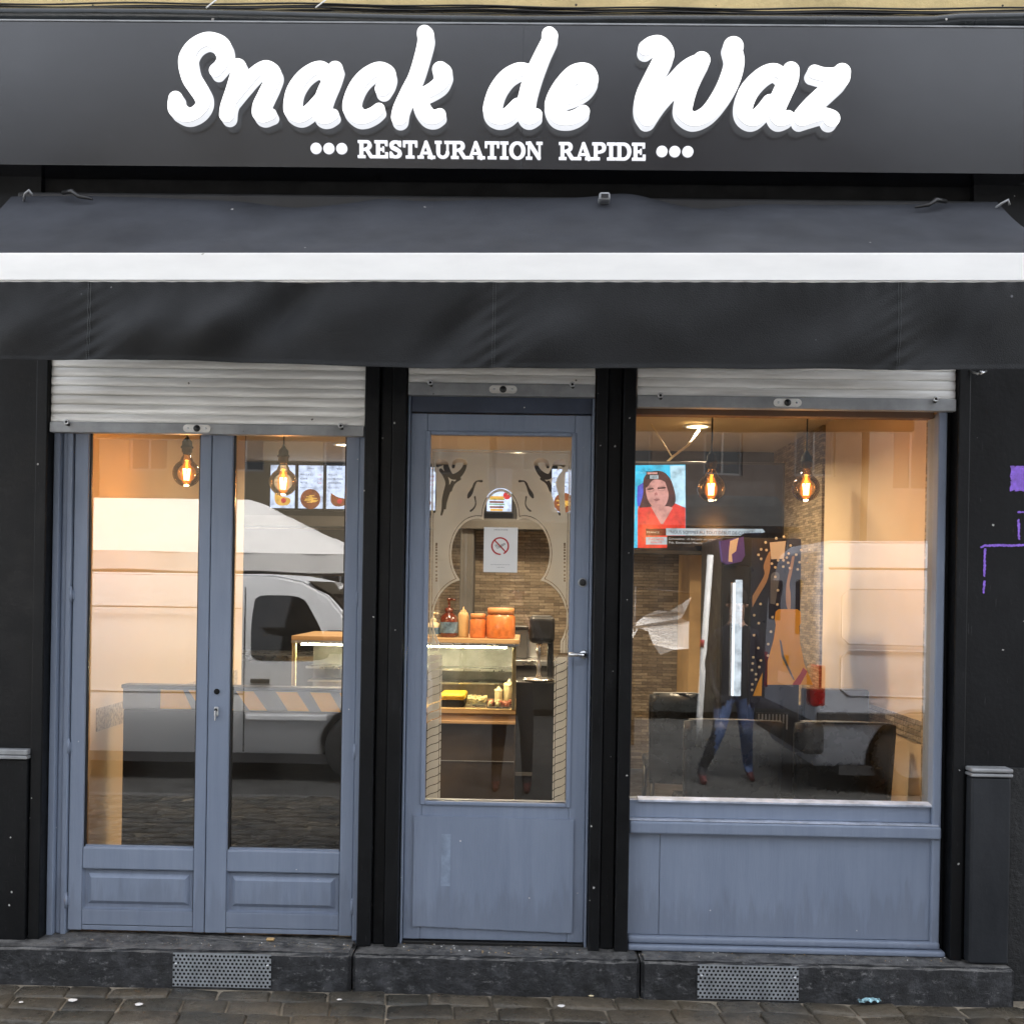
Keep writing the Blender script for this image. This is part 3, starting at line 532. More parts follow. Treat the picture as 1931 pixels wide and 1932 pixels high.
# ------------------------------------------------------------------ sign
SX0, SX1, SZ0, SZ1 = -2.9, 2.9, 3.205, 3.766
sign = thing('shop_sign', 'long anthracite fascia sign reading Snack de Waz in glowing white script', 'shop sign', (0, -.06, SZ0))
for a, b in ((SX0, -.0608), (-.06, SX1)): g = G(); g.box(a, b, -.12, .018, SZ0, SZ1, 'signpanel', .0008); g.build('panel', sign)
g = G(); g.box(SX0, SX1, -.124, .01, SZ1+.0005, SZ1+.006, 'rail'); g.build('trim', sign)
M['glow'] = emis('lit_letter_face', (1, 1, 1), .36); M['glowside'] = emis('lit_letter_side', (.93, .95, 1), .175); M['glowrim'] = emis('letter_rim', (.5, .5, .52), .04, base=.3); M['flatletter'] = emis('lit_small_letter', (.93, .94, 1), .19)
LET = [
 ('z1', [[(600, 575, 106), (665, 500, 100), (692, 400, 104), (640, 285, 108), (510, 235, 110), (380, 290, 114), (300, 400, 118), (292, 510, 116), (330, 650, 110), (400, 760, 104), (455, 860, 103), (455, 950, 104), (390, 1030, 105), (290, 1062, 104), (200, 1010, 105), (165, 950, 105), (163, 880, 100)]]),
 ('z1', [[(840, 545, 105), (845, 600, 105), (790, 790, 105), (735, 960, 105), (722, 1060, 103)], [(780, 900, 90), (900, 740, 100), (1040, 590, 100), (1140, 545, 103), (1215, 620, 108), (1200, 720, 108), (1140, 850, 110), (1095, 960, 110), (1120, 1050, 112), (1205, 1055, 90)]]),
 ('z1', [[(1850, 650, 95), (1760, 560, 100), (1680, 557, 102), (1560, 640, 105), (1470, 770, 108), (1437, 900, 108), (1450, 1010, 108), (1530, 1070, 104), (1630, 1010, 100), (1740, 880, 90)], [(1905, 560, 105), (1860, 680, 112), (1790, 840, 115), (1755, 980, 108), (1770, 1060, 106), (1820, 1085, 102), (1885, 1060, 90)]]),
 ('z2', [[(565, 778, 106), (605, 700, 106), (600, 610, 108), (520, 562, 106), (400, 620, 108), (300, 730, 108), (235, 880, 108), (235, 990, 108), (300, 1070, 108), (370, 1085, 104), (460, 1050, 98), (525, 1000, 92)]]),
 ('z2', [[(1022, 165, 88), (1037, 230, 97), (1000, 400, 95), (930, 630, 95), (850, 800, 100), (770, 980, 102), (747, 1090, 101)], [(1195, 570, 105), (1225, 620, 105), (1190, 720, 105), (1080, 800, 100), (960, 850, 95)], [(970, 880, 95), (1000, 990, 98), (1060, 1070, 105), (1125, 1090, 105), (1190, 1060, 92)]]),
 ('z3', [[(620, 620, 95), (560, 575, 100), (480, 575, 105), (360, 650, 108), (260, 790, 108), (210, 950, 108), (220, 1050, 110), (290, 1095, 106), (380, 1060, 104), (480, 960, 98)], [(822, 182, 90), (825, 240, 92), (750, 400, 98), (650, 640, 108), (590, 850, 108), (570, 1000, 108), (605, 1092, 106), (680, 1065, 92)]]),
 ('z3', [[(950, 900, 98), (1080, 860, 100), (1200, 790, 100), (1255, 690, 104), (1240, 600, 104), (1180, 568, 100), (1080, 610, 104), (970, 740, 108), (900, 880, 112), (885, 990, 112), (930, 1080, 112), (1030, 1105, 104), (1120, 1080, 98), (1195, 1030, 90)]]),
 ('z4', [[(150, 248, 76), (200, 215, 80), (258, 208, 82), (298, 270, 82), (280, 350, 82), (215, 480, 82), (155, 620, 85), (135, 740, 82), (160, 810, 76)], [(165, 800, 78), (260, 660, 80), (400, 500, 85), (500, 400, 85), (600, 345, 78)], [(595, 345, 74), (545, 440, 74), (490, 560, 76), (455, 680, 78), (455, 760, 80), (530, 815, 78), (640, 770, 76), (740, 650, 80), (820, 500, 84), (860, 350, 84), (845, 250, 84), (862, 225, 78)]]),
 ('z4', [[(1250, 470, 72), (1180, 425, 75), (1080, 470, 78), (980, 580, 80), (935, 700, 78), (945, 780, 80), (1000, 815, 78), (1070, 770, 72), (1140, 680, 66)], [(1308, 425, 74), (1290, 500, 80), (1235, 620, 80), (1195, 730, 80), (1215, 815, 78), (1285, 800, 68)]]),
 ('z4', [[(1495, 440, 80), (1570, 460, 78), (1660, 460, 76), (1715, 440, 78)], [(1715, 440, 76), (1690, 500, 80), (1600, 590, 80), (1480, 700, 78), (1400, 790, 76)], [(1395, 812, 78), (1480, 790, 74), (1560, 775, 72), (1625, 795, 78), (1632, 812, 78)]])]
ZO = {'z1': (480, 60, 520/1931), 'z2': (980, 60, 520/1931), 'z3': (1400, 60, 520/1931), 'z4': (1850, 60, 710/1931)}
YF, DEP = -.168, .044
def script_letters():
    for li, (zk, strokes) in enumerate(LET):
        ox, oy, sc = ZO[zk]; D = []
        for st in strokes:
            P = smooth_path([((ox+a*sc)*.63856, (oy+b*sc)*.63856, r*sc*.63856) for a, b, r in st], 10)
            for i, p in enumerate(P):
                wx, wy = (PPX-p[0])*DEP/4.0, (PPY-p[1])*DEP/4.0
                t = P[min(i+5, len(P)-1)]-P[max(i-5, 0)]; L = math.hypot(t[0], t[1])+1e-9; cr = abs(wx*t[1]-wy*t[0])/L
                r = max(p[2]*.99-.46*cr, p[2]*.45); x, y = p[0]-wx/2, p[1]-wy/2
                X, Z = at(x, y, YF); D.append((X, Z, r*(4.1+YF)/1935))
        x0 = min(d[0]-d[2] for d in D)-.01; x1 = max(d[0]+d[2] for d in D)+.01; z0 = min(d[1]-d[2] for d in D)-.01; z1 = max(d[1]+d[2] for d in D)+.01; h = .0022
        X, Z = np.meshgrid(np.arange(x0, x1, h), np.arange(z0, z1, h)); F = disc_field(X, Z, D)
        g = G(); dy = -.0007*li
        c = contours(F, x0, z0, h, .15); g.prism(c, YF+dy, YF+.004+dy, 'glow', 'glowrim', back=False); g.prism(c, YF+.004+dy, YF+DEP, 'glowside', back=False)
        g.build('script_letter', sign)
script_letters()
def serif_line():
    st = .185; sf = .115
    def ell(cx, cy, rx, ry, a0, a1, tv, th, n=26):
        return [(cx+rx*math.cos(a), cy+ry*math.sin(a), tv*abs(math.cos(a))**1.2+th*(1-abs(math.cos(a))**1.2)) for a in np.linspace(R(a0), R(a1), n)]
    # glyph: width, boxes (x0,x1,y0,y1), discs, segments(x0,y0,x1,y1,r)
    stemB = lambda x: [(x, x+st, 0, 1)]
    GL = {
     'I': (.50, [(.155, .345, 0, 1), (.02, .48, 0, sf), (.02, .48, 1-sf, 1)], [], []),
     'E': (.80, [(.10, .29, 0, 1), (.0, .74, 0, sf), (.0, .72, 1-sf, 1), (.29, .52, .45, .55), (.46, .54, .36, .64), (.62, .76, 0, .30), (.61, .73, .72, 1)], [], []),
     'T': (.84, [(.325, .515, 0, 1), (.18, .66, 0, sf), (.02, .82, 1-sf, 1), (.02, .13, .66, 1), (.71, .82, .66, 1)], [], []),
     'R': (.92, [(.10, .29, 0, 1), (.0, .42, 0, sf), (.0, .45, 1-sf, 1), (.25, .5, .44, .54), (.70, .92, 0, sf)], ell(.46, .74, .21, .21, -90, 90, .1, .05), [(.5, .47, .74, .08, .09)]),
     'P': (.80, [(.10, .29, 0, 1), (.0, .42, 0, sf), (.0, .45, 1-sf, 1), (.25, .48, .40, .5)], ell(.46, .715, .22, .235, -90, 90, .1, .05), []),
     'D': (.90, [(.10, .29, 0, 1), (.0, .45, 0, sf), (.0, .45, 1-sf, 1)], ell(.42, .5, .35, .445, -90, 90, .1, .055), []),
     'O': (.94, [], ell(.47, .5, .35, .45, 0, 360, .105, .055, 60), []),
     'U': (.90, [(.0, .37, 1-sf, 1), (.55, .9, 1-sf, 1), (.09, .28, .35, 1), (.67, .77, .35, 1)], ell(.45, .36, .27, .30, 180, 360, .085, .06), []),
     'N': (.96, [(.11, .21, 0, 1), (.0, .34, 0, sf), (.0, .3, 1-sf, 1), (.72, .82, 0, 1), (.6, .94, 1-sf, 1)], [], [(.2, .93, .74, .08, .095)]),
     'A': (.94, [(-.02, .32, 0, sf), (.56, .98, 0, sf), (.25, .68, .26, .35)], [], [(.44, .95, .14, .05, .05), (.46, .92, .77, .05, .095)]),
     'S': (.76, [(.05, .15, .02, .34), (.58, .68, .68, .98)], ell(.37, .735, .235, .21, 20, 250, .1, .055)+ell(.37, .27, .25, .215, 70, -160, .1, .055)+[(.37+t*.1, .52-t*.05, .1) for t in (-1, -.5, 0, .5, 1)], [])}
    def word(w, sx0, sx1, ytop, ybot, slope):
        tot = sum(GL[c][0]+.03 for c in w)-.03; hx = (sx1-sx0)/tot; x = 0
        for c in w:
            wd, bx, ds, sg = GL[c]; h = .012; X, Y = np.meshgrid(np.arange(-.1, wd+.12, h), np.arange(-.08, 1.09, h)); F = np.full(X.shape, 9.)
            for b in bx: F = np.minimum(F, box_field(X, Y, *b))
            if ds: F = np.minimum(F, disc_field(X, Y, ds))
            for s in sg: F = np.minimum(F, seg_field(X, Y, *s))
            F = np.minimum(F, 9); pw = []
            for grp in contours(F-.012, -.1, -.08, h, .1):
                pw.append([[at((sx0+(x+a)*hx)*.63856, (ybot-b*(ybot-ytop)+slope*(sx0+(x+a)*hx-1056))*.63856, -.128) for a, b in lp] for lp in grp])
            g = G(); g.prism(pw, -.129, -.1205, 'flatletter', back=False); g.build('small_letter', sign); x += wd+.03
    word('RESTAURATION', 1057, 1603, 414, 464, .0095); word('RAPIDE', 1651, 1908, 414, 464, .0095)
    for sx, sy in ((933, 437), (971, 437.3), (1009, 437.7), (1955, 446), (1993, 446.4), (2031.5, 446.8)):
        c = at(sx*.63856, sy*.63856, -.128); g = G(); g.lathe([(.0001, 0), (.0205, 0), (.0215, .002), (.0215, .007)], (c[0], -.129, c[1]), 'flatletter', 28, 'Y'); g.build('dot', sign)
serif_line()
# black conduit, cables and ties above the sign
g = G(); g.tube([(x, -.08+.004*math.sin(x*2), 3.797+.0105*(abs(x)-.3)*.9+.004*math.sin(x*3.1)+(.01 if x > 1.6 else 0)) for x in np.linspace(-3.1, 3.1, 60)], .027, 'pipe', 14); tag(g.build('conduit'), 'thick glossy black conduit running along the top of the sign', 'pipe')
rr = random.Random(11)
for i in range(9):
    g = G(); ph = rr.uniform(0, 6); zz = 3.842+.0055*i; yy = -.022-.006*(i % 3)
    g.tube([(x, yy+.003*math.sin(3*x+ph), zz+.005*math.sin(2.3*x+ph)+.003*math.sin(9*x+ph)) for x in np.linspace(-3.1, 3.1, 90)], .0035, 'dark' if i != 3 else 'grey', 6)
    g2 = G()
    o = g.build('cable'); tag(o, 'thin dark cable in the bundle strung above the black conduit', 'cable', 'cables above the sign')
for i, (a, b) in enumerate((((778, 28), (850, 0)), ((232, 0), (255, 12)), ((1190, 28), (1262, 2)))):
    p = at(a[0]*.7831*.63856*1.0, a[1]*.7831*.63856, -.105); q = at(b[0]*.7831*.63856, b[1]*.7831*.63856, -.03)
    g = G(); g.tube([(p[0], -.105, p[1]), (q[0], -.03, q[1]+.03)], .003, 'white', 6); tag(g.build('cable'), ('white cable crossing the conduit above the letter n of the sign', 'short white cable above the left end of the sign', 'faint white cable above the letter k of the sign')[i], 'cable')

# ------------------------------------------------------------------ awning
aw = thing('awning', 'half open black canvas awning with white front bar and hanging valance', 'awning', (-.15, -.3, 2.7))
AX0, AX1 = -2.085, 1.80; zt = lambda x: 2.722+.0108*x
def roof():
    nx, ny = 150, 24; vs = []; fs = []
    for j in range(ny+1):
        v = j/ny
        for i in range(nx+1):
            u = i/nx; x = AX0+(AX1-AX0)*u
            top = 3.105+.006*x+.012*math.sin(x*3.1+1)*math.exp(-v*3)+(-.03*math.exp(-((x-.65)/.16)**2)-.02*math.exp(-((x+.95)/.15)**2)+.02*math.exp(-((x-.35)/.12)**2)+.015*math.exp(-((x+.6)/.1)**2))*math.exp(-v*4)
            z = top+(zt(x)-.006-top)*v-.02*math.sin(math.pi*v)+.006*math.sin(x*7+v*2)*math.sin(math.pi*v)+.004*math.sin(x*17-v*5)*math.sin(math.pi*v)
            y = -.06-(.535)*v+.008*math.sin(x*5)*math.sin(math.pi*v); vs.append((x, y, z))
    for j in range(ny):
        for i in range(nx): a = j*(nx+1)+i; fs.append((a, a+1, a+nx+2, a+nx+1))
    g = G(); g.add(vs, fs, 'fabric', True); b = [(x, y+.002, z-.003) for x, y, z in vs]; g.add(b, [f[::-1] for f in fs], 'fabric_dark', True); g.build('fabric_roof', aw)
roof()
g = G(); bm = bmesh.new(); bmesh.ops.create_cube(bm, size=1)
for v in bm.verts: x = -.14+v.co.x*(AX1-AX0+.01); v.co = Vector((x, -.585+v.co.y*.05, zt(x)-.05+v.co.z*.1))
bmesh.ops.bevel(bm, geom=bm.edges[:], offset=.006, segments=3, affect='EDGES'); g.bm(bm, 'white'); g.build('front_bar', aw)
def val_bottom(x): return 2.334-.010*math.exp(-((x)/.9)**2)+.006*max(0, x)+.003*math.sin(x*4)
def valance():
    nx, nz = 420, 44; vs = []; fs = []; seams = (-1.522, -.137, 1.23); rs = random.Random(2)
    nzs = [(rs.uniform(-1, 1), rs.uniform(2, 9), rs.uniform(-14, 14), rs.uniform(0, 6)) for _ in range(14)]
    folds = [(-1.05, .5, .12, .012), (-.86, .35, .09, -.014), (-1.15, .65, .2, .006), (-1.75, .6, .12, .008), (-1.36, .65, .1, .010), (-.28, .6, .07, -.010), (.0, .75, .13, .010), (.5, .5, .3, .005), (1.4, .65, .1, -.011), (1.07, .7, .12, .009), (1.52, .4, .09, .008), (-.62, .4, .16, .006), (.82, .5, .16, -.005)]
    for j in range(nz+1):
        v = j/nz
        for i in range(nx+1):
            x = AX0+(AX1-AX0)*i/nx; zt_ = zt(x)-.103; zb = val_bottom(x); z = zt_+(zb-zt_)*v
            y = -.612-.002; y += sum(a*.0011*math.sin(b*x*2+c*v*.5+p)*min(1, v*2) for a, b, c, p in nzs)
            for s in seams:
                dx = x-s; e = math.exp(-abs(dx)/.055); y += -.003*e*(.5+v)+.0034*e*math.sin(v*34+(1 if dx > 0 else -1)*abs(dx)*70)*(0.3+v)
            for fx, fv, w, am in folds: y -= 2.7*am*math.exp(-(((x-fx)+(v-fv)*.22)/w)**2-((v-fv)/.38)**2)
            y += .0022*math.sin(x*95)*math.exp(-v*16)
            if v > .955: y -= .0022
            vs.append((x, y, z))
    for j in range(nz):
        for i in range(nx): a = j*(nx+1)+i; fs.append((a, a+1, a+nx+2, a+nx+1))
    g = G(); g.add(vs, fs, 'fabric_dark', True); g.add([(x, y+.003, z) for x, y, z in vs], [f[::-1] for f in fs], 'fabric_dark', True); g.build('valance', aw)
    for s in seams:
        g = G()
        for dx in (-.004, .004):
            for k in range(40):
                v = (k+.5)/40; c = min(range(nx+1), key=lambda i: abs(vs[i][0]-s-dx)); j = int(v*nz); x, y, z = vs[j*(nx+1)+c]; zt_ = zt(x)-.103; z = zt_+(val_bottom(x)-zt_)*v; g.box(s+dx-.0009, s+dx+.0009, y-.0022, y-.0004, z-.0022, z+.0022, 'thread')
        g.build('seam', aw)
valance()
for x, z, s in ((-1.86, 3.098, 1), (.262, 3.094, 0), (1.585, 3.098, -1)):
    g = G()
    if s: g.tube([(x, -.1, z+.005), (x+.045*s, -.12, z+.004), (x+.075*s, -.13, z-.02), (x+.13*s, -.13, z-.03)], [.008, .009, .007, .004], 'darksteel', 10)
    else: g.box(x-.022, x+.022, -.16, .02, z-.02, z+.012, 'rail', .01, 3); g.box(x-.014, x+.014, -.163, -.16, z-.012, z+.002, 'dark')
    g.build('bracket', aw)
for x in (-2.0, 1.79): g = G(); g.tube([(x-.02, -.09, 3.075), (x, -.12, 3.09), (x+.02, -.13, 3.10), (x+.03, -.12, 3.085)], .005, 'rail', 8); g.build('hinge_fitting', aw)
g = G(); g.box(AX0+.02, AX1-.02, -.055, .015, 3.04, 3.125, 'dark', .01); g.build('cassette', aw)
# ------------------------------------------------------------------ room behind the glass
CZ = 2.56
def room():
    g = G(); g.box(-3.6, 3.4, .16, 4.3, STEP-.12, STEP-.01, 'floor'); part(g, 'floor')
    g = G(); g.box(-3.6, 3.4, .16, 4.3, CZ, CZ+.1, 'ceil'); part(g, 'ceiling')
    g = G(); g.box(-3.6, -1.0, 4.19, 4.35, STEP, 2.03, 'dark'); g.box(-3.6, 3.4, 4.2, 4.35, STEP, CZ, 'slate'); part(g, 'back_wall', label='rough split slate back wall')
    g = G(); g.box(-1.98, -1.855, .16, 2.5, STEP, CZ, 'beige'); g.box(-3.6, -3.5, 2.5, 4.2, STEP, CZ, 'dark'); g.box(-3.5, -1.98, 2.4, 2.5, STEP, CZ, 'beige'); g.box(-3.5, -1.856, 2.505, 2.52, STEP, CZ, 'dark'); part(g, 'side_wall', label='beige side wall on the left')
    g = G(); g.box(1.705, 1.8, .16, 1.9, STEP, CZ, 'beige'); g.box(1.69, 1.8, 1.905, 3.1, STEP, CZ, 'slate2'); g.box(1.665, 1.8, .16, .27, STEP, CZ, 'slate2'); part(g, 'side_wall', label='beige and golden stone side wall on the right')
    g = G(); g.box(1.8, 3.4, 3.1, 3.2, STEP, CZ, 'beige'); part(g, 'side_wall')
    x0, _ = at(1300, 1150, 3.6); x1, _ = at(1366, 1150, 3.6); g = G(); g.box(x0, x1, 3.6, 4.19, STEP, CZ-.001, mat('ochre_column_paint', (.5, .33, .15), .7)); part(g, 'column', label='ochre painted column')
    a, _ = at(866, 1150, 3.95); b, _ = at(892, 1150, 3.95); g = G(); g.box(a, b, 3.95, 4.19, STEP, 2.12, 'grey', .01); part(g, 'duct')
    g = G(); g.box(-3.4, 1.0, 4.1, 4.19, 2.12, CZ-.002, 'dark'); g.box(-3.3, .95, 3.9, 4.19, 2.04, 2.119, 'grey'); part(g, 'fascia')
    # dado strip with a pebble pattern
    g = G(); g.box(-1.8549, -1.851, .28, 2.4, .93, 1.03, mat('pebble_border', (.35, .27, .18), .6, var=.7, vscale=60, bump=.5)); part(g, 'wall_border'); g = G(); g.box(1.7015, 1.7045, .28, 1.85, .93, 1.03, 'slate'); part(g, 'wall_border')
room()
# striped low counter behind the left windows
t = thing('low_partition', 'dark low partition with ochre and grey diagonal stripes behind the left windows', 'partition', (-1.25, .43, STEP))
def px(xp, Y, yp=1300): return at(xp, yp, Y)[0]
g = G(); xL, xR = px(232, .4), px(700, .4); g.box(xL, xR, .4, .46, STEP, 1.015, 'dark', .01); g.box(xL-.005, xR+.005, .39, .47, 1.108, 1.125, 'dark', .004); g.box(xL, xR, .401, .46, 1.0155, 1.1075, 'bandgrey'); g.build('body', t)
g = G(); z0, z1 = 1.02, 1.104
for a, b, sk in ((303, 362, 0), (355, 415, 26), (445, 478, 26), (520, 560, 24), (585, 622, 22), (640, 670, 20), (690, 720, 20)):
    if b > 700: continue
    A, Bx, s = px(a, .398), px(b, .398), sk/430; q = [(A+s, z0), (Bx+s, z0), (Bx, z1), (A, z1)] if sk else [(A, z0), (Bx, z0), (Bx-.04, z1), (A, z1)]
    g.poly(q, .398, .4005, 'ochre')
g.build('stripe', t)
# chairs
def chair(loc, label):
    x, y, w = loc; c = thing('chair', label, 'chair', (x, y, STEP), 'black leatherette chairs by the windows')
    hb = .87; pts = []
    g = G(); n = 12
    for yy, k in ((0, 1), (.035, 1)):
        pass
    vs = []; fs = []
    for j in range(9):
        v = j/8; z = STEP+.36+v*(hb-.36)
        for i in range(n+1):
            u = i/n*2-1; ww = w/2*(1-.06*(1-v))*(1 if v < .9 else 1-.02); yy = y-.02-.05*v+.05*u*u*0.9; zz = z-(.012*abs(u)**6 if j == 8 else 0)+(.006*(1-u*u) if j == 8 else 0); vs.append((x+u*ww, yy, zz))
    m = len(vs); vs += [(a, b+.04, c_) for a, b, c_ in vs]
    for j in range(8):
        for i in range(n): a = j*(n+1)+i; fs += [(a, a+1, a+n+2, a+n+1), (m+a+n+1, m+a+n+2, m+a+1, m+a)]
    for i in range(n): a = 8*(n+1)+i; fs += [(a, a+1, m+a+1, m+a), (m+i, m+i+1, i+1, i)]
    for j in range(8): a = j*(n+1); fs += [(a, a+n+1, m+a+n+1, m+a), (m+a+n, m+a+2*n+1, a+2*n+1, a+n)]
    g.add(vs, fs, 'leather', True); g.build('backrest', c)
    g = G(); g.box(x-w/2+.01, x+w/2-.01, y+.02, y+.42, STEP+.40, STEP+.47, 'leather', .025, 3); g.build('seat', c)
    for sx in (-1, 1):
        for sy in (.04, .38):
            g = G(); g.tube([(x+sx*(w/2-.03), y+sy, STEP+.41), (x+sx*(w/2-.02), y+sy+(.02 if sy > .1 else -.02), STEP)], [.016, .011], 'darksteel', 8); g.build('leg', c)
    g = G(); g.tube([(x-w/2+.02, y-.072+.04, STEP+hb+.001), (x, y-.082, STEP+hb+.009), (x+w/2-.02, y-.03, STEP+hb-.002)], .0035, 'rail', 6); g.build('edge_highlight', c); return c  # pale tube stands in for the highlight along the backrest's top edge
c0 = chair((.923, .52, .45), 'left of the two black chairs right behind the right window')
cc = dup(c0, .495, 0, 0, 'right of the two black chairs right behind the right window')
dup(c0, .54, .62, 0, 'black chair seen farther back behind the two window chairs'); dup(c0, -.02, 1.15, 0, 'black chair deep in the room below the television'); dup(c0, -2.45, .7-.52+.85, 0, 'black chair behind the striped low partition')
# a high dark bench wall along the right side
t = thing('bench', 'long black bench with high back along the right wall', 'bench', (1.4, 1.2, STEP))
xa = at(1515, 1330, 1.0)[0]; g = G(); g.box(xa, 1.68, .98, 1.06, STEP, 1.105, 'leather', .012, 3); g.build('backrest', t); g = G(); g.box(xa+.01, 1.68, 1.065, 1.5, STEP, .55, 'leather', .03, 3); g.build('seat', t)
# pendant lamps
M['bulbglass'] = glass_mat('amber_bulb_glass', .06, (1., .80, .52)); M['filament'] = emis('hot_filament', (1., .45, .10), 24); M['filcore'] = emis('filament_core', (1., .75, .35), 40)
M['glowtube'] = emis('glowing_tube', (1, .33, .04), 1.6)
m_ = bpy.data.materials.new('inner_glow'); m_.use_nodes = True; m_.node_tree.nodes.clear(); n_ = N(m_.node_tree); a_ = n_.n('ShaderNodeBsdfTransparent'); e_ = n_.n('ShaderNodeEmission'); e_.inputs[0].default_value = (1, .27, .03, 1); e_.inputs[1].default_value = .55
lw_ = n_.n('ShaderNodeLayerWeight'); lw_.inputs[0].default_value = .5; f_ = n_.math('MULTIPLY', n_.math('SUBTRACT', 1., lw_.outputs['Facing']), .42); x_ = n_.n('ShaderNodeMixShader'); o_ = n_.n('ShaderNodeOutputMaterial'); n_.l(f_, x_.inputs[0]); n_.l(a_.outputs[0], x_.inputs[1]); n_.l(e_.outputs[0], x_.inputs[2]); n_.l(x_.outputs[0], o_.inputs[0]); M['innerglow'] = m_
def pendant(px_, py_, Y, label):
    x, z = at(px_, py_, Y); t = thing('pendant_lamp', label, 'pendant lamp', (x, Y, z), 'glowing globe filament lamps behind the windows')
    g = G(); pr = []; r = .061
    for i in range(15): a = -math.pi/2+i*(math.pi*.84)/14; pr.append((max(1e-4, r*math.cos(a)), r*math.sin(a)))
    pr += [(.024, .068), (.0165, .082), (.015, .092)]; g.lathe(pr, (x, Y, z), 'bulbglass', 28); bulb = g.build('bulb', t)
    g = G()
    for k in range(6): a = k*math.pi/3; g.tube([(x+.008*math.cos(a), Y+.008*math.sin(a), z-.03), (x+.013*math.cos(a+.5), Y+.013*math.sin(a+.5), z+.02)], .0034, 'filament', 5)
    g.build('filament', bulb)
    g = G(); g.lathe([(.0055, -.03), (.0075, -.01), (.0055, .022), (.004, .06)], (x, Y, z), 'glowtube', 10); g.build('stem', bulb); g = G(); g.lathe([(.0001, -.05), (.018, -.042), (.027, -.02), (.028, .005), (.02, .03), (.010, .052), (.0001, .06)], (x, Y, z), 'innerglow', 18); g.build('filament_glare', bulb)  # filament glare built as a faint glowing shape inside the bulb
    g = G(); g.lathe([(.0001, .084), (.0165, .084), (.018, .092), (.0225, .094), (.0225, .112), (.027, .113), (.027, .119), (.0225, .121), (.021, .142), (.012, .152), (.005, .165), (.0001, .166)], (x, Y, z), 'void', 20); g.build('socket', t)
    g = G(); g.tube([(x, Y, z+.16), (x+.001, Y, z+.3), (x, Y, CZ)], .0035, 'dark', 8); g.build('cord', t)
    l = bpy.data.lights.new('lamp', 'POINT'); l.energy = .7; l.color = (1, .5, .18); l.shadow_soft_size = .02; o = bpy.data.objects.new('lamp_light', l); o.location = (x, Y, z-.085); S.collection.objects.link(o); return t
pendant(352, 893, .45, 'glowing globe lamp left of the meeting stiles of the left double window'); pendant(534, 910, .45, 'glowing globe lamp in front of the lit menu boards'); pendant(1341, 921, .45, 'glowing globe lamp beside the television'); pendant(1520, 921, .45, 'glowing globe lamp at the right in front of the golden stone wall')
# ceiling spots
M['spot'] = emis('spot_lens', (1, .80, .5), 3)
def spot(x, y, label, pw=26):
    t = thing('ceiling_light', label, 'ceiling light', (x, y, CZ), 'recessed round ceiling lights')
    g = G(); g.lathe([(.062, 0), (.085, -.001), (.088, -.006), (.07, -.012), (.062, -.004)], (x, y, CZ), 'white', 28); g.build('trim', t); g = G(); g.lathe([(.0001, -.004), (.066, -.005)], (x, y, CZ), 'spot', 24); g.build('lens', t)
    l = bpy.data.lights.new('spot', 'AREA'); l.shape = 'DISK'; l.size = .12; l.spread = R(150); l.energy = pw*.24; l.color = (1, .78, .52); o = bpy.data.objects.new('spot_light', l); o.location = (x, y, CZ-.02); S.collection.objects.link(o)
spot(at(1377, 862, 3.45)[0], 3.45, 'recessed ceiling light between the two right pendant lamps'); spot(at(1315, 803, 2.0)[0], 2.0, 'nearer recessed ceiling light above the white cable')
spot(-1.1, 1.2, 'recessed ceiling light over the left window table', 8); spot(-.3, 1.6, 'recessed ceiling light inside the door'); spot(.75, 1.0, 'recessed ceiling light over the chairs of the right window', 24); spot(-1.3, 3.0, 'recessed ceiling light over the display counter', 18); spot(-.1, 3.3, 'recessed ceiling light in front of the slate wall', 18)
# white cable from television to ceiling
g = G(); P = [at(a, b, y) for a, b, y in ((1204, 884, 1.65), (1250, 880, 1.65), (1268, 862, 1.7), (1300, 838, 1.8), (1318, 812, 1.95))]; Y = [1.65, 1.65, 1.7, 1.8, 1.95]
g.tube([(p[0], y, p[1]) for p, y in zip(P, Y)], .007, 'cream', 8); p = at(1228, 800, 1.6); q = at(1267, 862, 1.7); g.tube([(p[0], 1.6, p[1]), (q[0], 1.7, q[1])], .004, 'cream', 8); tag(g.build('cable'), 'loose white cable hanging from the ceiling to the television', 'cable')
# television
t = thing('television', 'wall television showing a news programme with a woman in a red top', 'television', (1.0, 1.7, 2.0)); YT = 1.6
x0, z1 = at(1196, 873, YT); x1, z0 = at(1474, 1042, YT); x0 -= .05
g = G(); g.box(x0-.012, x1+.012, YT+.003, YT+.05, z0-.022, z1+.012, 'dark', .004); g.build('bezel', t)
g = G(); g.tube([((x0+x1)/2, YT+.05, (z0+z1)/2), ((x0+x1)/2, YT+.3, (z0+z1)/2-.05), ((x0+x1)/2, YT+.6, (z0+z1)/2-.05)], .02, 'dark', 8); g.build('bracket', t)
def E_(n, c, s=.5):
    m = emis(n, c, s*.5, .2, base=.05); q = N(m.node_tree); p = m.node_tree.nodes['Principled BSDF']; f = q.ramp(q.noise(q.coord(), 22, 5, .6), [(.32, g3(.55)), (.5, g3(1.)), (.7, g3(1.25))]); q.l(q.mix(1., (c[0], c[1], c[2]), f, 'MULTIPLY'), p.inputs['Emission Color']); return m
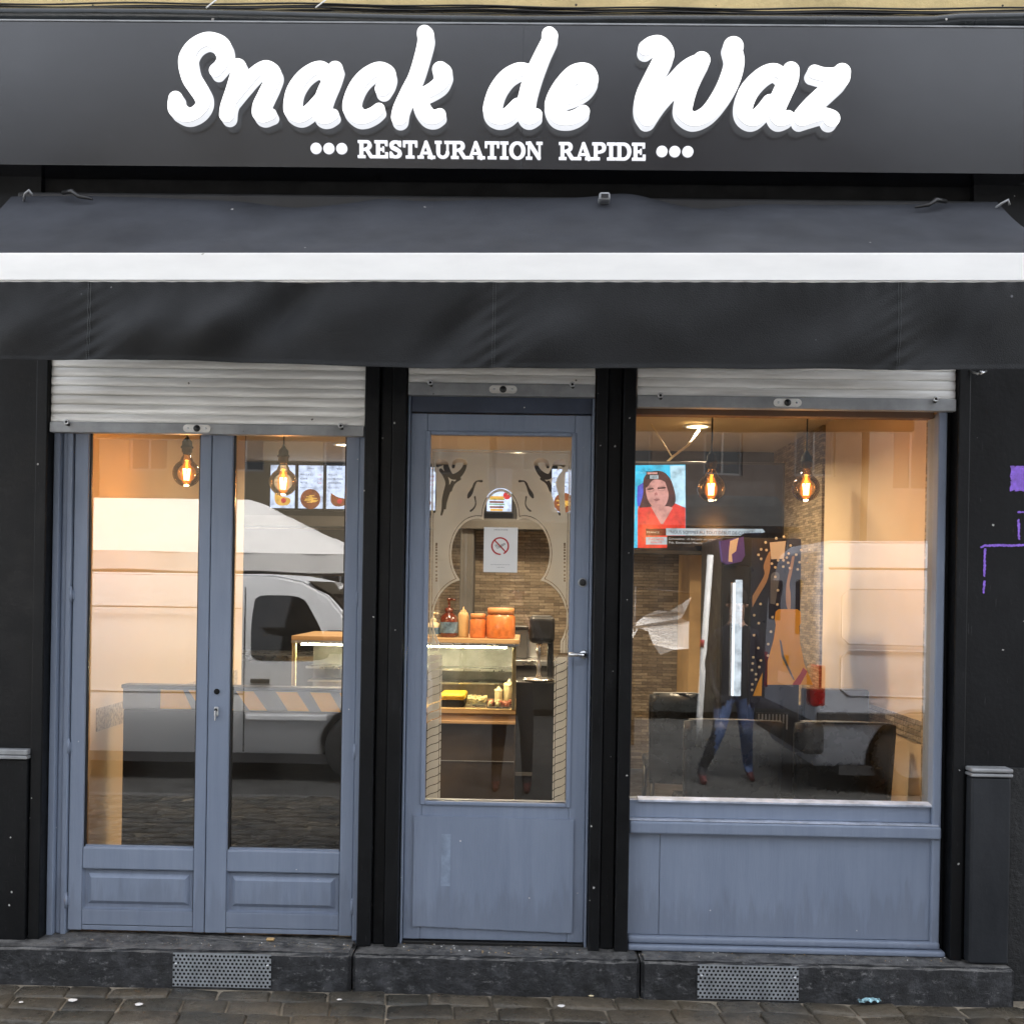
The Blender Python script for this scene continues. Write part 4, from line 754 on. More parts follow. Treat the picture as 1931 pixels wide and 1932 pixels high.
tv = {'cy': E_('screen_cyan', (.03, .55, .85)), 'sky': E_('screen_sky', (.5, .78, .95)), 'bl': E_('screen_blue', (.08, .1, .6)), 'red': E_('screen_red', (.75, .045, .03)), 'skin': E_('screen_skin', (.62, .30, .27)), 'skin2': E_('screen_skin_tone', (.42, .16, .15)), 'hair': E_('screen_hair', (.07, .02, .02)), 'dk': E_('screen_dark', (.012, .012, .014), .3), 'dk2': E_('screen_dark_grey', (.03, .03, .032), .3), 'w': E_('screen_white', (.62, .75, .85), .3), 'ink': E_('screen_ink', (.01, .015, .04)), 'maroon': E_('screen_maroon', (.12, .01, .01)), 'lt': E_('screen_grey', (.5, .5, .5))}
for k_, v_ in tv.items(): M['tv_'+k_] = v_
def tvp(a, b): return at((1860+a*.22786)*.63856, (1350+b*.22786)*.63856, YT)
def sh(g, pts, k, lay, sm=0):
    q = [tvp(*p) for p in pts]
    if sm: q = [tuple(p) for p in smooth_path(q+[q[0]], sm)[:-1]]
    g.poly(q, YT-.0006*lay, YT-.0006*lay+.0004, k)
g = G(); g.box(x0, x1, YT+.0005, YT+.003, z0, z1, 'tv_dk')
sh(g, [(-60, 110), (720, 100), (725, 1180), (-60, 1180)], 'tv_cy', 1); sh(g, [(520, 112), (715, 110), (722, 650), (540, 640)], 'tv_sky', 2); sh(g, [(100, 380), (230, 330), (230, 640), (100, 640)], 'tv_bl', 2, 3)
sh(g, [(740, 300), (1880, 320), (1880, 640), (740, 640)], 'tv_dk2', 1)
sh(g, [(100, 690), (110, 640), (280, 600), (420, 620), (580, 600), (720, 660), (722, 1180), (100, 1180)], 'tv_red', 3)
sh(g, [(120, 660), (170, 480), (175, 300), (230, 210), (340, 180), (440, 200), (520, 280), (560, 380), (590, 500), (580, 610), (500, 665), (400, 640), (260, 650)], 'tv_hair', 4, 5)
sh(g, [(270, 640), (500, 640), (555, 660), (430, 870), (400, 870), (290, 680)], 'tv_skin', 5); sh(g, [(205, 400), (230, 320), (330, 270), (430, 290), (480, 400), (500, 500), (470, 610), (390, 680), (320, 670), (250, 590), (215, 500)], 'tv_skin', 6, 5)
sh(g, [(205, 330), (250, 250), (400, 240), (470, 330), (400, 300), (300, 300), (215, 400)], 'tv_hair', 7, 4)
sh(g, [(300, 550), (345, 540), (385, 550), (345, 575)], 'tv_skin2', 7, 4); sh(g, [(225, 412), (300, 402), (300, 420), (230, 428)], 'tv_hair', 7, 3); sh(g, [(360, 397), (455, 392), (455, 410), (362, 416)], 'tv_hair', 7, 3); sh(g, [(318, 470), (345, 460), (362, 490), (322, 500)], 'tv_skin2', 7, 3)
for c in ((262, 425), (405, 412)): g.tube([(tvp(c[0]+48*math.cos(a), c[1]+30*math.sin(a))[0], YT-.005, tvp(c[0]+48*math.cos(a), c[1]+30*math.sin(a))[1]) for a in np.linspace(0, 6.28, 14)], .0008, 'tv_hair', 4)
sh(g, [(210, 190), (370, 190), (370, 290), (210, 290)], 'tv_dk', 8); sh(g, [(225, 200), (355, 200), (355, 226), (225, 226)], 'tv_skin', 9); sh(g, [(258, 238), (368, 238), (368, 285), (258, 285)], 'tv_w', 9)
sh(g, [(205, 930), (470, 930), (470, 1020), (205, 1020)], 'tv_maroon', 8); sh(g, [(465, 925), (1720, 935), (1750, 975), (1720, 985), (1480, 990), (1430, 1022), (465, 1018)], 'tv_w', 8); sh(g, [(480, 1022), (1480, 1022), (1480, 1190), (480, 1190)], 'tv_dk', 8); sh(g, [(205, 1040), (480, 1040), (480, 1138), (205, 1138)], 'tv_w', 9)
def tt(s, a, b, h, k, w): p = tvp(a, b); hh = h*.22786*.63856*(4.1+YT)/1935; ww = w*.22786*.63856*(4.1+YT)/1935; g.text(s, p[0], p[1], hh, YT-.0068, k, width=ww)
tt('“NOUS SOMMES AU TOUT DÉBUT DE CETTE ÉPIDÉ', 500, 994, 40, 'tv_ink', 1190); tt('Coronavirus : «Il faut avoir un comportement', 500, 1074, 26, 'tv_lt', 740); tt('Pdt. Emmanuel Macron', 500, 1124, 28, 'tv_lt', 450); tt('FRANCE', 215, 988, 22, 'tv_lt', 160); tt('DERNIÈRE', 245, 1080, 24, 'tv_red', 190); tt('MINUTE', 268, 1120, 24, 'tv_red', 140)
tt('LIVE', 275, 275, 22, 'tv_ink', 70)
g.build('screen', t)
# black cabinet with slanting side behind the television
x0, z1 = at(1292, 870, 3.1); x1, z0 = at(1476, 1010, 3.1); g = G(); g.box(x0-.5, x1, 3.1, 3.7, z0-.05, CZ-.003, 'dark', .004)
p = [at(*q, 3.09) for q in ((1474, 960), (1494, 978), (1528, 1012), (1474, 1012))]; g.poly(p, 3.05, 3.6, 'dark'); g.box(x0, x1-.02, 3.095, 3.099, z0+.1, z0+.11, 'grey'); tag(g.build('wall_cabinet'), 'large black cabinet hanging under the ceiling behind the right lamps', 'cabinet')
# menu boards
M['m_white'] = E_('menu_white', (.62, .72, .95), .55); M['m_ink'] = E_('menu_ink', (.02, .02, .03), .1); M['m_red'] = E_('menu_red', (.6, .05, .05), .5); M['m_bun'] = E_('menu_bun', (.75, .42, .08), .5); M['m_green'] = E_('menu_green', (.18, .4, .05), .4); M['m_brown'] = E_('menu_brown', (.3, .09, .03), .4)
rr = random.Random(4); YM = 4.02
desc = ['a bowl of food beside the left edge of the row', 'yellow fries', 'a roast chicken', 'small salads', 'a kebab plate', 'a red drink', 'the tall sandwich', 'a big burger and red badge', 'a wrap', 'black headline letters', 'a taco', 'a dessert']
NM = 0
for i in (0, 1, 2, 5, 7, 10):
    x0 = -2.075+.2235*i if i != 7 else -.352; x1 = x0+.196; z0, z1 = 2.185, 2.527
    t = thing('menu_screen', ['lit menu screen with a yellow dish, just behind the second lamp from the left', 'lit menu screen with a plate of fries, middle one of those in the left windows', 'lit menu screen with a brown chicken picture, rightmost in the left windows', 'lit menu screen seen as a thin strip at the left edge of the door glass', 'lit menu screen with a burger, in the top lobe of the etched arch', 'lit menu screen showing through the scrollwork at the right edge of the door glass'][NM], 'menu screen', ((x0+x1)/2, YM, z0), 'lit menu screens in a row')
    NM += 1; g = G(); g.box(x0-.012, x1+.012, YM+.002, YM+.04, z0-.012, z1+.012, 'dark', .002); g.build('frame', t)
    g = G(); g.box(x0, x1, YM, YM+.0018, z0, z1, 'm_white'); cx = (x0+x1)/2
    g.text('MENU', cx, z1-.03, .012, YM-.001, 'm_ink', 'CENTER')
    rows = [('POULET', '6,00'), ('HAMBURGER', '5,50'), ('AMERICAIN', '5,00')] if i % 2 == 0 else [('MERGUEZ', '5,00'), ('KEBAB', '5,50'), ('FRITES', '2,50')]
    if i != 7:
        for k, (a, b) in enumerate(rows): g.text(a, x0+.012, z1-.08-.032*k, .014, YM-.001, 'm_ink'); g.text(b, x1-.012, z1-.08-.032*k, .012, YM-.001, 'm_red', 'RIGHT')
        g.text('SAUCE AU CHOIX', x0+.012, z1-.18, .008, YM-.001, 'm_ink')
    zc = z0+.075
    if i == 1 or i == 10: # plate with fries
        g.lathe([(.0001, 0), (.075, 0), (.08, .001)], (cx, YM-.003, zc), 'm_brown', 24, 'Y'); 
        for q in range(26): a = rr.uniform(0, 6.28); r = rr.uniform(0, .05); g.box(cx+r*math.cos(a)-.022, cx+r*math.cos(a)+.022, YM-.006-q*.0001, YM-.005, zc+r*math.sin(a)*.6-.004, zc+r*math.sin(a)*.6+.004, 'm_bun')
    elif i == 7:
        for q, (w, h, k) in enumerate(((.055, .03, 'm_bun'), (.062, .008, 'm_green'), (.056, .014, 'm_brown'), (.062, .008, 'm_green'), (.055, .014, 'm_brown'), (.05, .018, 'm_bun'))): g.box(cx-w-.02, cx+w-.02, YM-.004, YM-.002, z0+.12-q*.02-h, z0+.12-q*.02, k, .001)
        g.lathe([(.0001, 0), (.028, 0), (.03, .001)], (cx+.06, YM-.003, z0+.125), 'm_red', 20, 'Y')
    else:
        g.poly([tuple(p) for p in smooth_path([(cx-.06, zc+.05), (cx-.01, zc+.02), (cx+.06, zc+.0), (cx+.05, zc-.045), (cx-.02, zc-.055), (cx-.06, zc-.02), (cx-.06, zc+.05)], 5)[:-1]], YM-.003, YM-.002, 'm_brown' if i % 3 == 2 else 'm_bun'); g.lathe([(.0001, 0), (.02, 0)], (cx+.01, YM-.005, zc-.015), 'm_red', 14, 'Y')
    g.build('screen', t)
# display counter
DC = thing('display_counter', 'lit glass food display counter with wooden edges behind the door', 'counter', (-.75, 2.4, STEP)); xR = -.06; xL = -1.46; Y0, Y1 = 2.2, 2.85
g = G(); g.box(xL, xR, Y0-.02, Y1, 1.236, 1.264, 'wood', .003); g.build('top_shelf', DC); g = G(); g.box(xL, xR, Y0-.02, Y1, 1.218, 1.2355, 'steel', .002); g.build('top_rail', DC)
for x in (xL+.012, -.72, xR-.03):
    g = G(); g.box(x-.012, x+.012, Y0, Y0+.024, .83, 1.217, 'cream', .002); g.build('upright', DC)
g = G(); g.box(xL, xR, Y0, Y1, .80, .832, 'wood', .004); g.box(xL, xR, Y0+.012, Y1, .757, .7995, 'tanprint'); g.box(xL, xR, Y0, Y1, .738, .7565, 'wood', .003); g.build('base_shelf', DC)
g = G(); g.box(xL, xR-.03, Y1-.25, Y1, 1.03, 1.045, 'steel'); g.box(xL, xR-.03, Y1-.2, Y1, .94, .95, 'steel'); g.box(xL, xR-.03, Y1-.02, Y1, .832, 1.217, 'rail'); g.build('inner_shelf', DC)
g = G(); g.box(xL+.02, xR-.02, Y0+.05, Y1-.1, STEP+.08, .737, mat('brown_front', (.05, .035, .022), .5, var=.2), .004); g.box(xL+.04, xR-.05, Y0+.09, Y1-.12, STEP-.005, STEP+.078, 'dark'); g.box(xL+.02, xR-.02, Y0+.045, Y0+.0495, .5, .505, 'rail'); g.build('body', DC)
M['strip'] = emis('display_light', (1, .85, .5), 26); g = G(); g.box(xL+.05, xR-.08, Y0+.03, Y0+.05, 1.205, 1.217, 'strip'); g.build('light_strip', DC)
g = G(); g.box(xL+.01, xR-.01, Y0-.004, Y0-.001, .834, 1.215, glass_mat('case_glass', .03)); g.build('front_glass', DC)
def item(name, label, cat, fn, group=None):
    pass
def jar(name, px0, px1, py0, py1, Y, lab, col, lid, kind):
    (x0, z1), (x1, z0) = at(px0, py0, Y), at(px1, py1, Y); cx = (x0+x1)/2; r = (x1-x0)/2; h = z1-z0; z0 = 1.265 if Y > 2.2 and kind != 'in' else z0
    t = thing(name, lab, 'jar' if 'jar' in name else 'bottle', (cx, Y, z0)); g = G()
    if kind == 'jar': g.lathe([(.0001, 0), (r*.93, 0), (r, .01), (r, h*.70), (r*.88, h*.77), (r*.85, h*.8)], (cx, Y, z0), col, 24); g.build('body', t); g = G(); g.lathe([(r*.9, h*.8), (r*.92, h*.8), (r*.92, h*.98), (r*.85, h), (.0001, h)], (cx, Y, z0), lid, 24); g.build('lid', t)
    elif kind == 'pump': g.lathe([(.0001, 0), (r*.95, 0), (r, .01), (r, h*.38), (r*.85, h*.5), (r*.4, h*.58), (r*.35, h*.62)], (cx, Y, z0), col, 20); g.build('body', t); g = G(); g.lathe([(r*1.01, h*.1), (r*1.015, h*.36)], (cx, Y, z0), 'label', 20); g.build('label_band', t); g = G(); g.lathe([(r*.45, h*.6), (r*.45, h*.68), (r*.12, h*.7), (r*.12, h*.85), (r*.25, h*.86), (r*.25, h*.92), (.0001, h*.93)], (cx, Y, z0), lid, 14); g.tube([(cx, Y, z0+h*.9), (cx+r*.7, Y-.02, z0+h*.88)], .006, lid, 8); g.build('pump', t)
    else: g.lathe([(.0001, 0), (r*.95, 0), (r, .006), (r, h*.7), (r*.8, h*.8), (r*.5, h*.84)], (cx, Y, z0), col, 18); g.build('body', t); g = G(); g.lathe([(r*.55, h*.83), (r*.5, h*.88), (r*.15, h*.92), (r*.08, h), (.0001, h)], (cx, Y, z0), lid, 14); g.build('nozzle', t)
    return t
u = lambda a: (1240+a*.24858)*.63856; v_ = lambda b: (1740+b*.24853)*.63856
jar('sauce_jar', u(595), u(785), v_(310), v_(600), 2.3, 'small jar of orange sauce with a pale orange lid', 'orange', 'orangelid', 'jar'); jar('sauce_jar', u(790), u(1130), v_(235), v_(600), 2.3, 'largest jar of orange sauce on the counter shelf', 'orange', 'orangelid', 'jar')
jar('pump_bottle', u(240), u(450), v_(60), v_(565), 2.32, 'dark brown pump bottle with a blue and orange label', 'brown', 'brown', 'pump'); jar('squeeze_bottle', u(455), u(580), v_(200), v_(565), 2.34, 'tall tan squeeze bottle between the brown bottle and a jar', 'tan', 'tan', 'sq'); jar('pump_bottle', u(85), u(240), v_(250), v_(565), 2.34, 'cream bottle with dark label at the left end of the shelf', 'cream', 'cream', 'pump')
zb = .833
def inb(name, a0, a1, b0, b1, Y, lab, col, cat='bottle'):
    t = jar(name, u(a0), u(a1), v_(b0), v_(b1), Y, lab, col, 'cream', 'in'); t['category'] = cat; t.location.z = zb; 
    for c in [q for q in bpy.data.objects if q.parent == t]:
        dz = zb-at(0, v_(b1), Y)[1]; c.location.z = c.location.z
    return t
(xa, _), (xb, _) = at(u(255), v_(1330), 2.3), at(u(535), v_(1330), 2.3)
t = thing('food_tray', 'tray of bright yellow food in the display case', 'tray', ((xa+xb)/2, 2.35, zb)); g = G(); g.box(xa, xb, 2.25, 2.5, zb, zb+.045, 'dark', .01); g.build('tray', t); g = G(); g.box(xa-.006, xb+.006, 2.24, 2.51, zb+.046, zb+.082, 'yellow', .015, 3); g.build('food', t)
rr = random.Random(6)
(xa, _), (xb, _) = at(u(545), v_(1330), 2.3), at(u(790), v_(1330), 2.3)
t = thing('food_tray', 'tray of pale chopped food beside the yellow tray', 'tray', ((xa+xb)/2, 2.35, zb)); g = G(); g.box(xa, xb, 2.24, 2.5, zb, zb+.02, 'steel', .004); g.build('tray', t); g = G()
for q in range(90): g.box(*(lambda x, y, z, s: (x-s, x+s, y-s, y+s, z, z+s*1.4))(rr.uniform(xa+.01, xb-.01), rr.uniform(2.25, 2.48), zb+.021+rr.uniform(0, .025), rr.uniform(.006, .013)), 'salad', .003)
g.build('food', t)
(xa, _), (xb, _) = at(u(800), v_(1330), 2.3), at(u(1100), v_(1330), 2.3)
t = thing('food_tray', 'tray of reddish meat pieces under the cream sauce bottles', 'tray', ((xa+xb)/2, 2.32, zb)); g = G(); g.box(xa, xb, 2.22, 2.4, zb, zb+.012, 'steel', .003); g.build('tray', t); g = G()
for q in range(26): g.ball((rr.uniform(xa+.015, xb-.015), rr.uniform(2.235, 2.38), zb+.02+rr.uniform(0, .012)), rr.uniform(.012, .02), 'meat' if q % 3 else 'salad', 6)
g.build('food', t)
for a0, a1, b0, lab in ((890, 985, 1150, 'cream squeeze bottle at the left of the pair in the display case'), (1000, 1120, 1060, 'taller cream dispenser with pointed cap at the right end of the case')):
    (xa, z1), (xb, _) = at(u(a0), v_(b0), 2.45), at(u(a1), v_(b0), 2.45); r = (xb-xa)/2; cx = (xa+xb)/2; h = z1-zb; t = thing('squeeze_bottle', lab, 'bottle', (cx, 2.45, zb)); g = G(); g.lathe([(.0001, 0), (r, 0), (r, h*.72)], (cx, 2.45, zb), 'cream', 18); g.build('body', t); g = G(); g.lathe([(r*1.12, h*.72), (r*1.12, h*.8), (r*.5, h*.84), (r*.4, h*.9), (.0001, h)], (cx, 2.45, zb), 'cream', 18); g.build('nozzle', t)
# steel shelf and kitchen bits, then the black machine on its pedestal
t = thing('steel_worktop', 'stainless worktop along the slate wall behind the counter', 'worktop', (-.5, 3.6, STEP)); g = G(); g.box(-2.6, .55, 3.3, 3.9, 1.02, 1.06, 'steel', .004); g.build('top', t); g = G(); g.box(-2.55, .5, 3.35, 3.88, STEP, 1.019, 'grey', .004); g.build('cabinet', t)
for i, (a, b, w_, h_, k) in enumerate(((1150, 1280, .10, .14, 'grey'), (1290, 1390, .09, .12, 'steel'), (1200, 1330, .08, .05, 'paper'))):
    x = at(u((a+b)/2), 1100, 3.5)[0]; g = G(); g.box(x-w_/2, x+w_/2, 3.45+.12*i, 3.55+.12*i, 1.061, 1.061+h_+.1, k, .01, 3); g.box(x-w_/2-.005, x+w_/2+.005, 3.44+.12*i, 3.56+.12*i, 1.165+h_-.03, 1.175+h_-.02, 'dark', .004); tag(g.build('kitchen_box'), ('grey box with dark lid on the steel worktop', 'steel canister standing right of the grey box', 'white paper box at the back of the worktop')[i], 'box')
x, z = at(u(1410), v_(1050), 1.9); t = thing('drink_dispenser', 'black drink machine with chrome column standing on a tall dark cabinet', 'machine', (x, 1.9, STEP))
g = G(); g.box(x-.13, x+.14, 1.8, 2.1, STEP, z-.02, 'dark', .006); g.box(x-.125, x-.03, 1.795, 1.7995, .5, .52, 'grey'); g.build('cabinet', t); g = G(); g.lathe([(.0001, 0), (.085, 0), (.09, .006), (.085, .014), (.0001, .014)], (x, 1.88, z-.018), 'steel', 28); g.build('drip_plate', t)
g = G(); g.lathe([(.02, 0), (.012, .02), (.01, .05), (.017, .07), (.01, .09), (.01, .13), (.018, .15), (.012, .17), (.018, .2), (.0001, .21)], (x, 1.88, z), 'steel', 18); g.build('column', t); g = G(); g.box(x-.06, x+.09, 1.84, 2.05, z+.2, z+.36, 'dark', .03, 4); g.box(x+.05, x+.085, 1.9, 2.05, z, z+.21, 'dark', .008); g.build('head', t)
# drinks fridge
FY = .9; fx0, fz1 = at(1362, 1002, FY); fx1 = at(1512, 1010, FY)[0]; ft = 1.842
F_ = thing('drinks_fridge', 'dark drinks fridge wrapped in dotted navy print with big yellow bottle shapes', 'fridge', ((fx0+fx1)/2, 1.1, STEP))
g = G(); g.box(fx0, fx1, FY, FY+.6, STEP, ft, 'dark', .008); g.build('body', F_)
ap = lambda a, b: at((2050+a*.3002)*.63856, (1540+b*.3002)*.63856, FY)
g = G(); xa = ap(570, 0)[0]; g.box(xa, fx1-.004, FY-.003, FY-.0003, at(0, 1310, FY)[1], ft-.006, 'navy'); 
def fs(pts, k, lay, s=0):
    q = [ap(*p) for p in pts]
    if s: q = [tuple(p) for p in smooth_path(q, s)]
    g.poly(q, FY-.003-.0006*lay, FY-.0028-.0006*lay, k)
fs([(570, 740), (640, 620), (690, 520), (680, 440), (720, 330), (750, 300), (745, 420), (745, 470), (710, 600), (640, 720), (570, 850)], 'tanprint', 1, 3)
fs([(745, 810), (750, 560), (770, 510), (800, 500), (835, 520), (830, 600), (795, 820)], 'bluegrey', 1, 3)
fs([(960, 350), (985, 350), (960, 500), (935, 620), (945, 700), (945, 860), (915, 860), (900, 780), (905, 620), (930, 500)], 'tanprint', 1, 2)
fs([(800, 890), (830, 866), (1010, 866), (1045, 890), (1050, 1000), (1030, 1030), (1040, 1200), (1080, 1400), (1165, 1610), (715, 1610), (720, 1380), (780, 1160), (800, 1020), (790, 960)], 'mustard', 2)
fs([(835, 1160), (855, 1180), (880, 1320), (985, 1560), (970, 1560), (860, 1340)], 'bluegrey', 3); fs([(670, 1490), (660, 1720), (575, 1720), (620, 1600)], 'mustard', 2)
fs([(960, 1610), (1040, 1500), (1070, 1440), (1110, 1480), (1040, 1610)], 'red', 3); fs([(740, 210), (900, 195), (880, 370), (755, 375)], 'paper', 3)
rr = random.Random(9)
for a, b in ((805, 170), (880, 155), (700, 210), (655, 278), (708, 285), (630, 332), (655, 372), (945, 240), (1050, 285), (1130, 288), (1000, 330), (925, 320), (1033, 405), (1107, 412), (1015, 475), (908, 358), (875, 385), (760, 418), (795, 455), (872, 448), (922, 410), (938, 462), (795, 548), (822, 385), (650, 815), (588, 925), (632, 1005), (768, 945), (820, 680), (815, 820), (585, 1122), (752, 1088), (628, 1248), (725, 1210), (722, 1322), (578, 1340), (652, 1370), (572, 1400), (638, 1435), (565, 1465), (605, 1505), (605, 1558), (568, 1605), (566, 1660)):
    c = ap(a, b); g.lathe([(.0001, 0), (.0058+.001*rr.random(), 0), (.0066, .0006)], (c[0], FY-.0065, c[1]), 'gold', 14, 'Y')
g.build('printed_panel', F_)
g = G(); a0, a1 = ap(300, 0)[0], ap(555, 0)[0]; g.box(fx0+.004, a1, FY-.012, FY-.0005, STEP+.1, ap(0, 430)[1], 'dark', .005); g.build('door', F_)
M['tube'] = emis('fridge_tube', (.8, .9, 1), .4); b0, b1 = ap(395, 0)[0], ap(450, 0)[0]; g = G(); M['tube2'] = E_('fridge_glow', (.75, .85, .95), .42); g.box(b0-.004, b0+.006, FY-.024, FY-.013, ap(0, 1710)[1], ap(0, 600)[1], 'tube', .003); g.box(b0+.0065, b1+.014, FY-.022, FY-.013, ap(0, 1710)[1], ap(0, 570)[1], 'tube2', .004); g.build('light_tube', F_); g = G(); c0, c1 = ap(362, 0)[0], ap(385, 0)[0]; g.box(c0, c1, FY-.02, FY-.013, ap(0, 1710)[1], ap(0, 600)[1], 'steel', .002); g.build('handle', F_)
g = G(); q = [ap(235, 200), (ap(460, 160)), ap(475, 340), ap(440, 400), ap(300, 430), ap(255, 400)]; g.poly(q, FY-.06, FY-.02, 'purple'); q = [ap(330, 200), ap(410, 170), ap(385, 300), ap(345, 330), ap(350, 405), ap(312, 400), ap(318, 300)]; g.poly(q, FY-.063, FY-.0605, 'paper'); g.build('topper_badge', F_)
g = G(); q = at(1425, 1330, FY); g.box(q[0], q[0]+.16, FY-.01, FY-.0005, at(0, 1350, FY)[1], at(0, 1318, FY)[1], 'darksteel')
for i in range(9): g.box(q[0]+.01+i*.017, q[0]+.017+i*.017, FY-.013, FY-.0102, at(0, 1348, FY)[1], at(0, 1320, FY)[1], 'rail')
g.build('grille', F_)
# notice taped inside the door glass
def n5(a, b, Y=.0715): return at((1050+a*.44019)*.63856, (1080+b*.44019)*.63856, Y)
YN = .0645
x0, z1 = n5(862, 1085, YN); x1, z0 = n5(1084, 1390, YN); g = G(); g.box(x0, x1, YN, YN+.0008, z0, z1, 'paper')
cx, cz = n5(970, 1212, YN); r = n5(1050, 0, YN)[0]-cx; h = .0008
X, Z = np.meshgrid(np.arange(cx-r-.01, cx+r+.01, h), np.arange(cz-r-.01, cz+r+.01, h)); F = np.abs(np.hypot(X-cx, Z-cz)-r*.92)-r*.085; F = np.maximum(F, -box_field(X, Z, cx+r*.1, cx+r*.42, cz-r*1.1, cz-r*.8)); F = np.minimum(F, seg_field(X, Z, cx-.6*r, cz+.62*r, cx+.6*r, cz-.62*r, r*.075)); g.prism(contours(F, cx-r-.01, cz-r-.01, h, .3), YN-.0006, YN-.0002, 'red', back=False)
pts = [(cx-.55*r, cz+.1*r), (cx-.3*r, cz-.28*r), (cx+.1*r, cz-.05*r), (cx+.6*r, cz+.25*r), (cx+.5*r, cz+.33*r), (cx+.1*r, cz+.1*r), (cx-.2*r, cz-.1*r), (cx-.4*r, cz+.15*r)]
g.tube([(a, YN-.0004, b) for a, b in pts+pts[:1]], .0011, 'ink', 5)
g.text('DEFENSE DE FUMER', (x0+x1)/2, z1-.012, .0045, YN-.0004, 'ink', 'CENTER'); g.text('Interdiction de fumer dans les lieux', (x0+x1)/2, z0+.03, .0034, YN-.0004, 'ink', 'CENTER', width=.078); g.text('à usage collectif', (x0+x1)/2, z0+.019, .0034, YN-.0004, 'ink', 'CENTER')
tag(g.build('no_smoking_notice'), 'white paper notice with a crossed out cigarette on the door glass', 'notice')

# ------------------------------------------------------------------ litter on pavement and step
rr = random.Random(21)
lit = [(137, 1888, 'crumpled pinkish white paper scrap on the setts at far left', 'paper', .016), (262, 1896, 'small flat white scrap below the left grille', 'paper', .014), (640, 1887, 'tiny white scrap right of the left grille', 'paper', .009), (905, 1868, 'oval white pebble near the middle step', 'paper', .011), (1058, 1899, 'white oval scrap on the setts in front of the door', 'paper', .014), (1115, 1880, 'very small pale scrap right of the door', 'cream', .009), (1339, 1876, 'white upright paper piece under the right grille', 'paper', .013), (1502, 1879, 'pale scrap near the right end of the right grille', 'paper', .010), (1855, 1878, 'pinkish scrap at the far right of the pavement', 'paper', .011), (40, 1892, 'tiny white crumb at the far left edge', 'paper', .008)]
def on_ground(px_, py_, z=0.):
    x, zz = at(px_, py_, 0.); t = (CAM_H-z)/(CAM_H-zz); return x*t, -CAM_D+CAM_D*t
for (a, b, lab, k, s) in lit:
    x, y = on_ground(a, b); g = G(); bm = bmesh.new(); bmesh.ops.create_icosphere(bm, subdivisions=2, radius=s*.8)
    for v in bm.verts: v.co = Vector((v.co.x*1.3*(1+rr.uniform(-.25, .25))+x, v.co.y*(1+rr.uniform(-.3, .3))+y, max(-.006, v.co.z*.22*(1+rr.uniform(-.5, .5))+.002)))
    g.bm(bm, k); tag(g.build('litter_scrap'), lab, 'litter', 'scraps of litter on the pavement')
x, y = on_ground(1640, 1893); g = G(); bm = bmesh.new(); bmesh.ops.create_grid(bm, x_segments=10, y_segments=4, size=1)
for v in bm.verts: v.co = Vector((x+v.co.x*.045, y+v.co.y*.016+v.co.x*.008, .006+.012*abs(math.sin(v.co.x*5+v.co.y*3))*(1-.5*abs(v.co.x))))
bm2 = bm.copy(); g.bm(bm, mat('foil_wrapper', (.3, .5, .55), .25, .5, var=.8, vscale=60)); tag(g.build('wrapper'), 'crinkled blue and white foil wrapper lying on the setts at right', 'wrapper')
x, z = at(510, 1778, .03); g = G(); g.box(x-.016, x+.016, .02, .04, STEP+.001, STEP+.012, 'tan', .005, 2); tag(g.build('litter_scrap'), 'yellow crumb of food on the step below the left doors', 'litter')
# grit along the sills
g = G()
for q in range(520):
    c = rr.random(); x = rr.choice([rr.uniform(-1.94, -.68), rr.uniform(-1.94, -.68), rr.uniform(-.49, .24), rr.uniform(.42, 1.68)]); y = -.055+abs(rr.gauss(0, .05)) if x < -.6 else rr.uniform(-.06, .03); s = rr.uniform(.001, .0036)
    bm = None; k = 'paper' if c < .13 else ('joint' if c < .9 else 'tan'); p = [(x+s*rr.uniform(.6, 1.4)*dx, y+s*rr.uniform(.6, 1.4)*dy, STEP+.0012+s*rr.uniform(.5, 1)*dz) for dx, dy, dz in ((-1, 0, 0), (1, -.2, 0), (0, 1, 0), (0, -.9, 0), (.1, .1, 1.3))]
    g.add(p, [(0, 3, 4), (3, 1, 4), (1, 2, 4), (2, 0, 4)], k)
g.build('grit', kind='stuff')

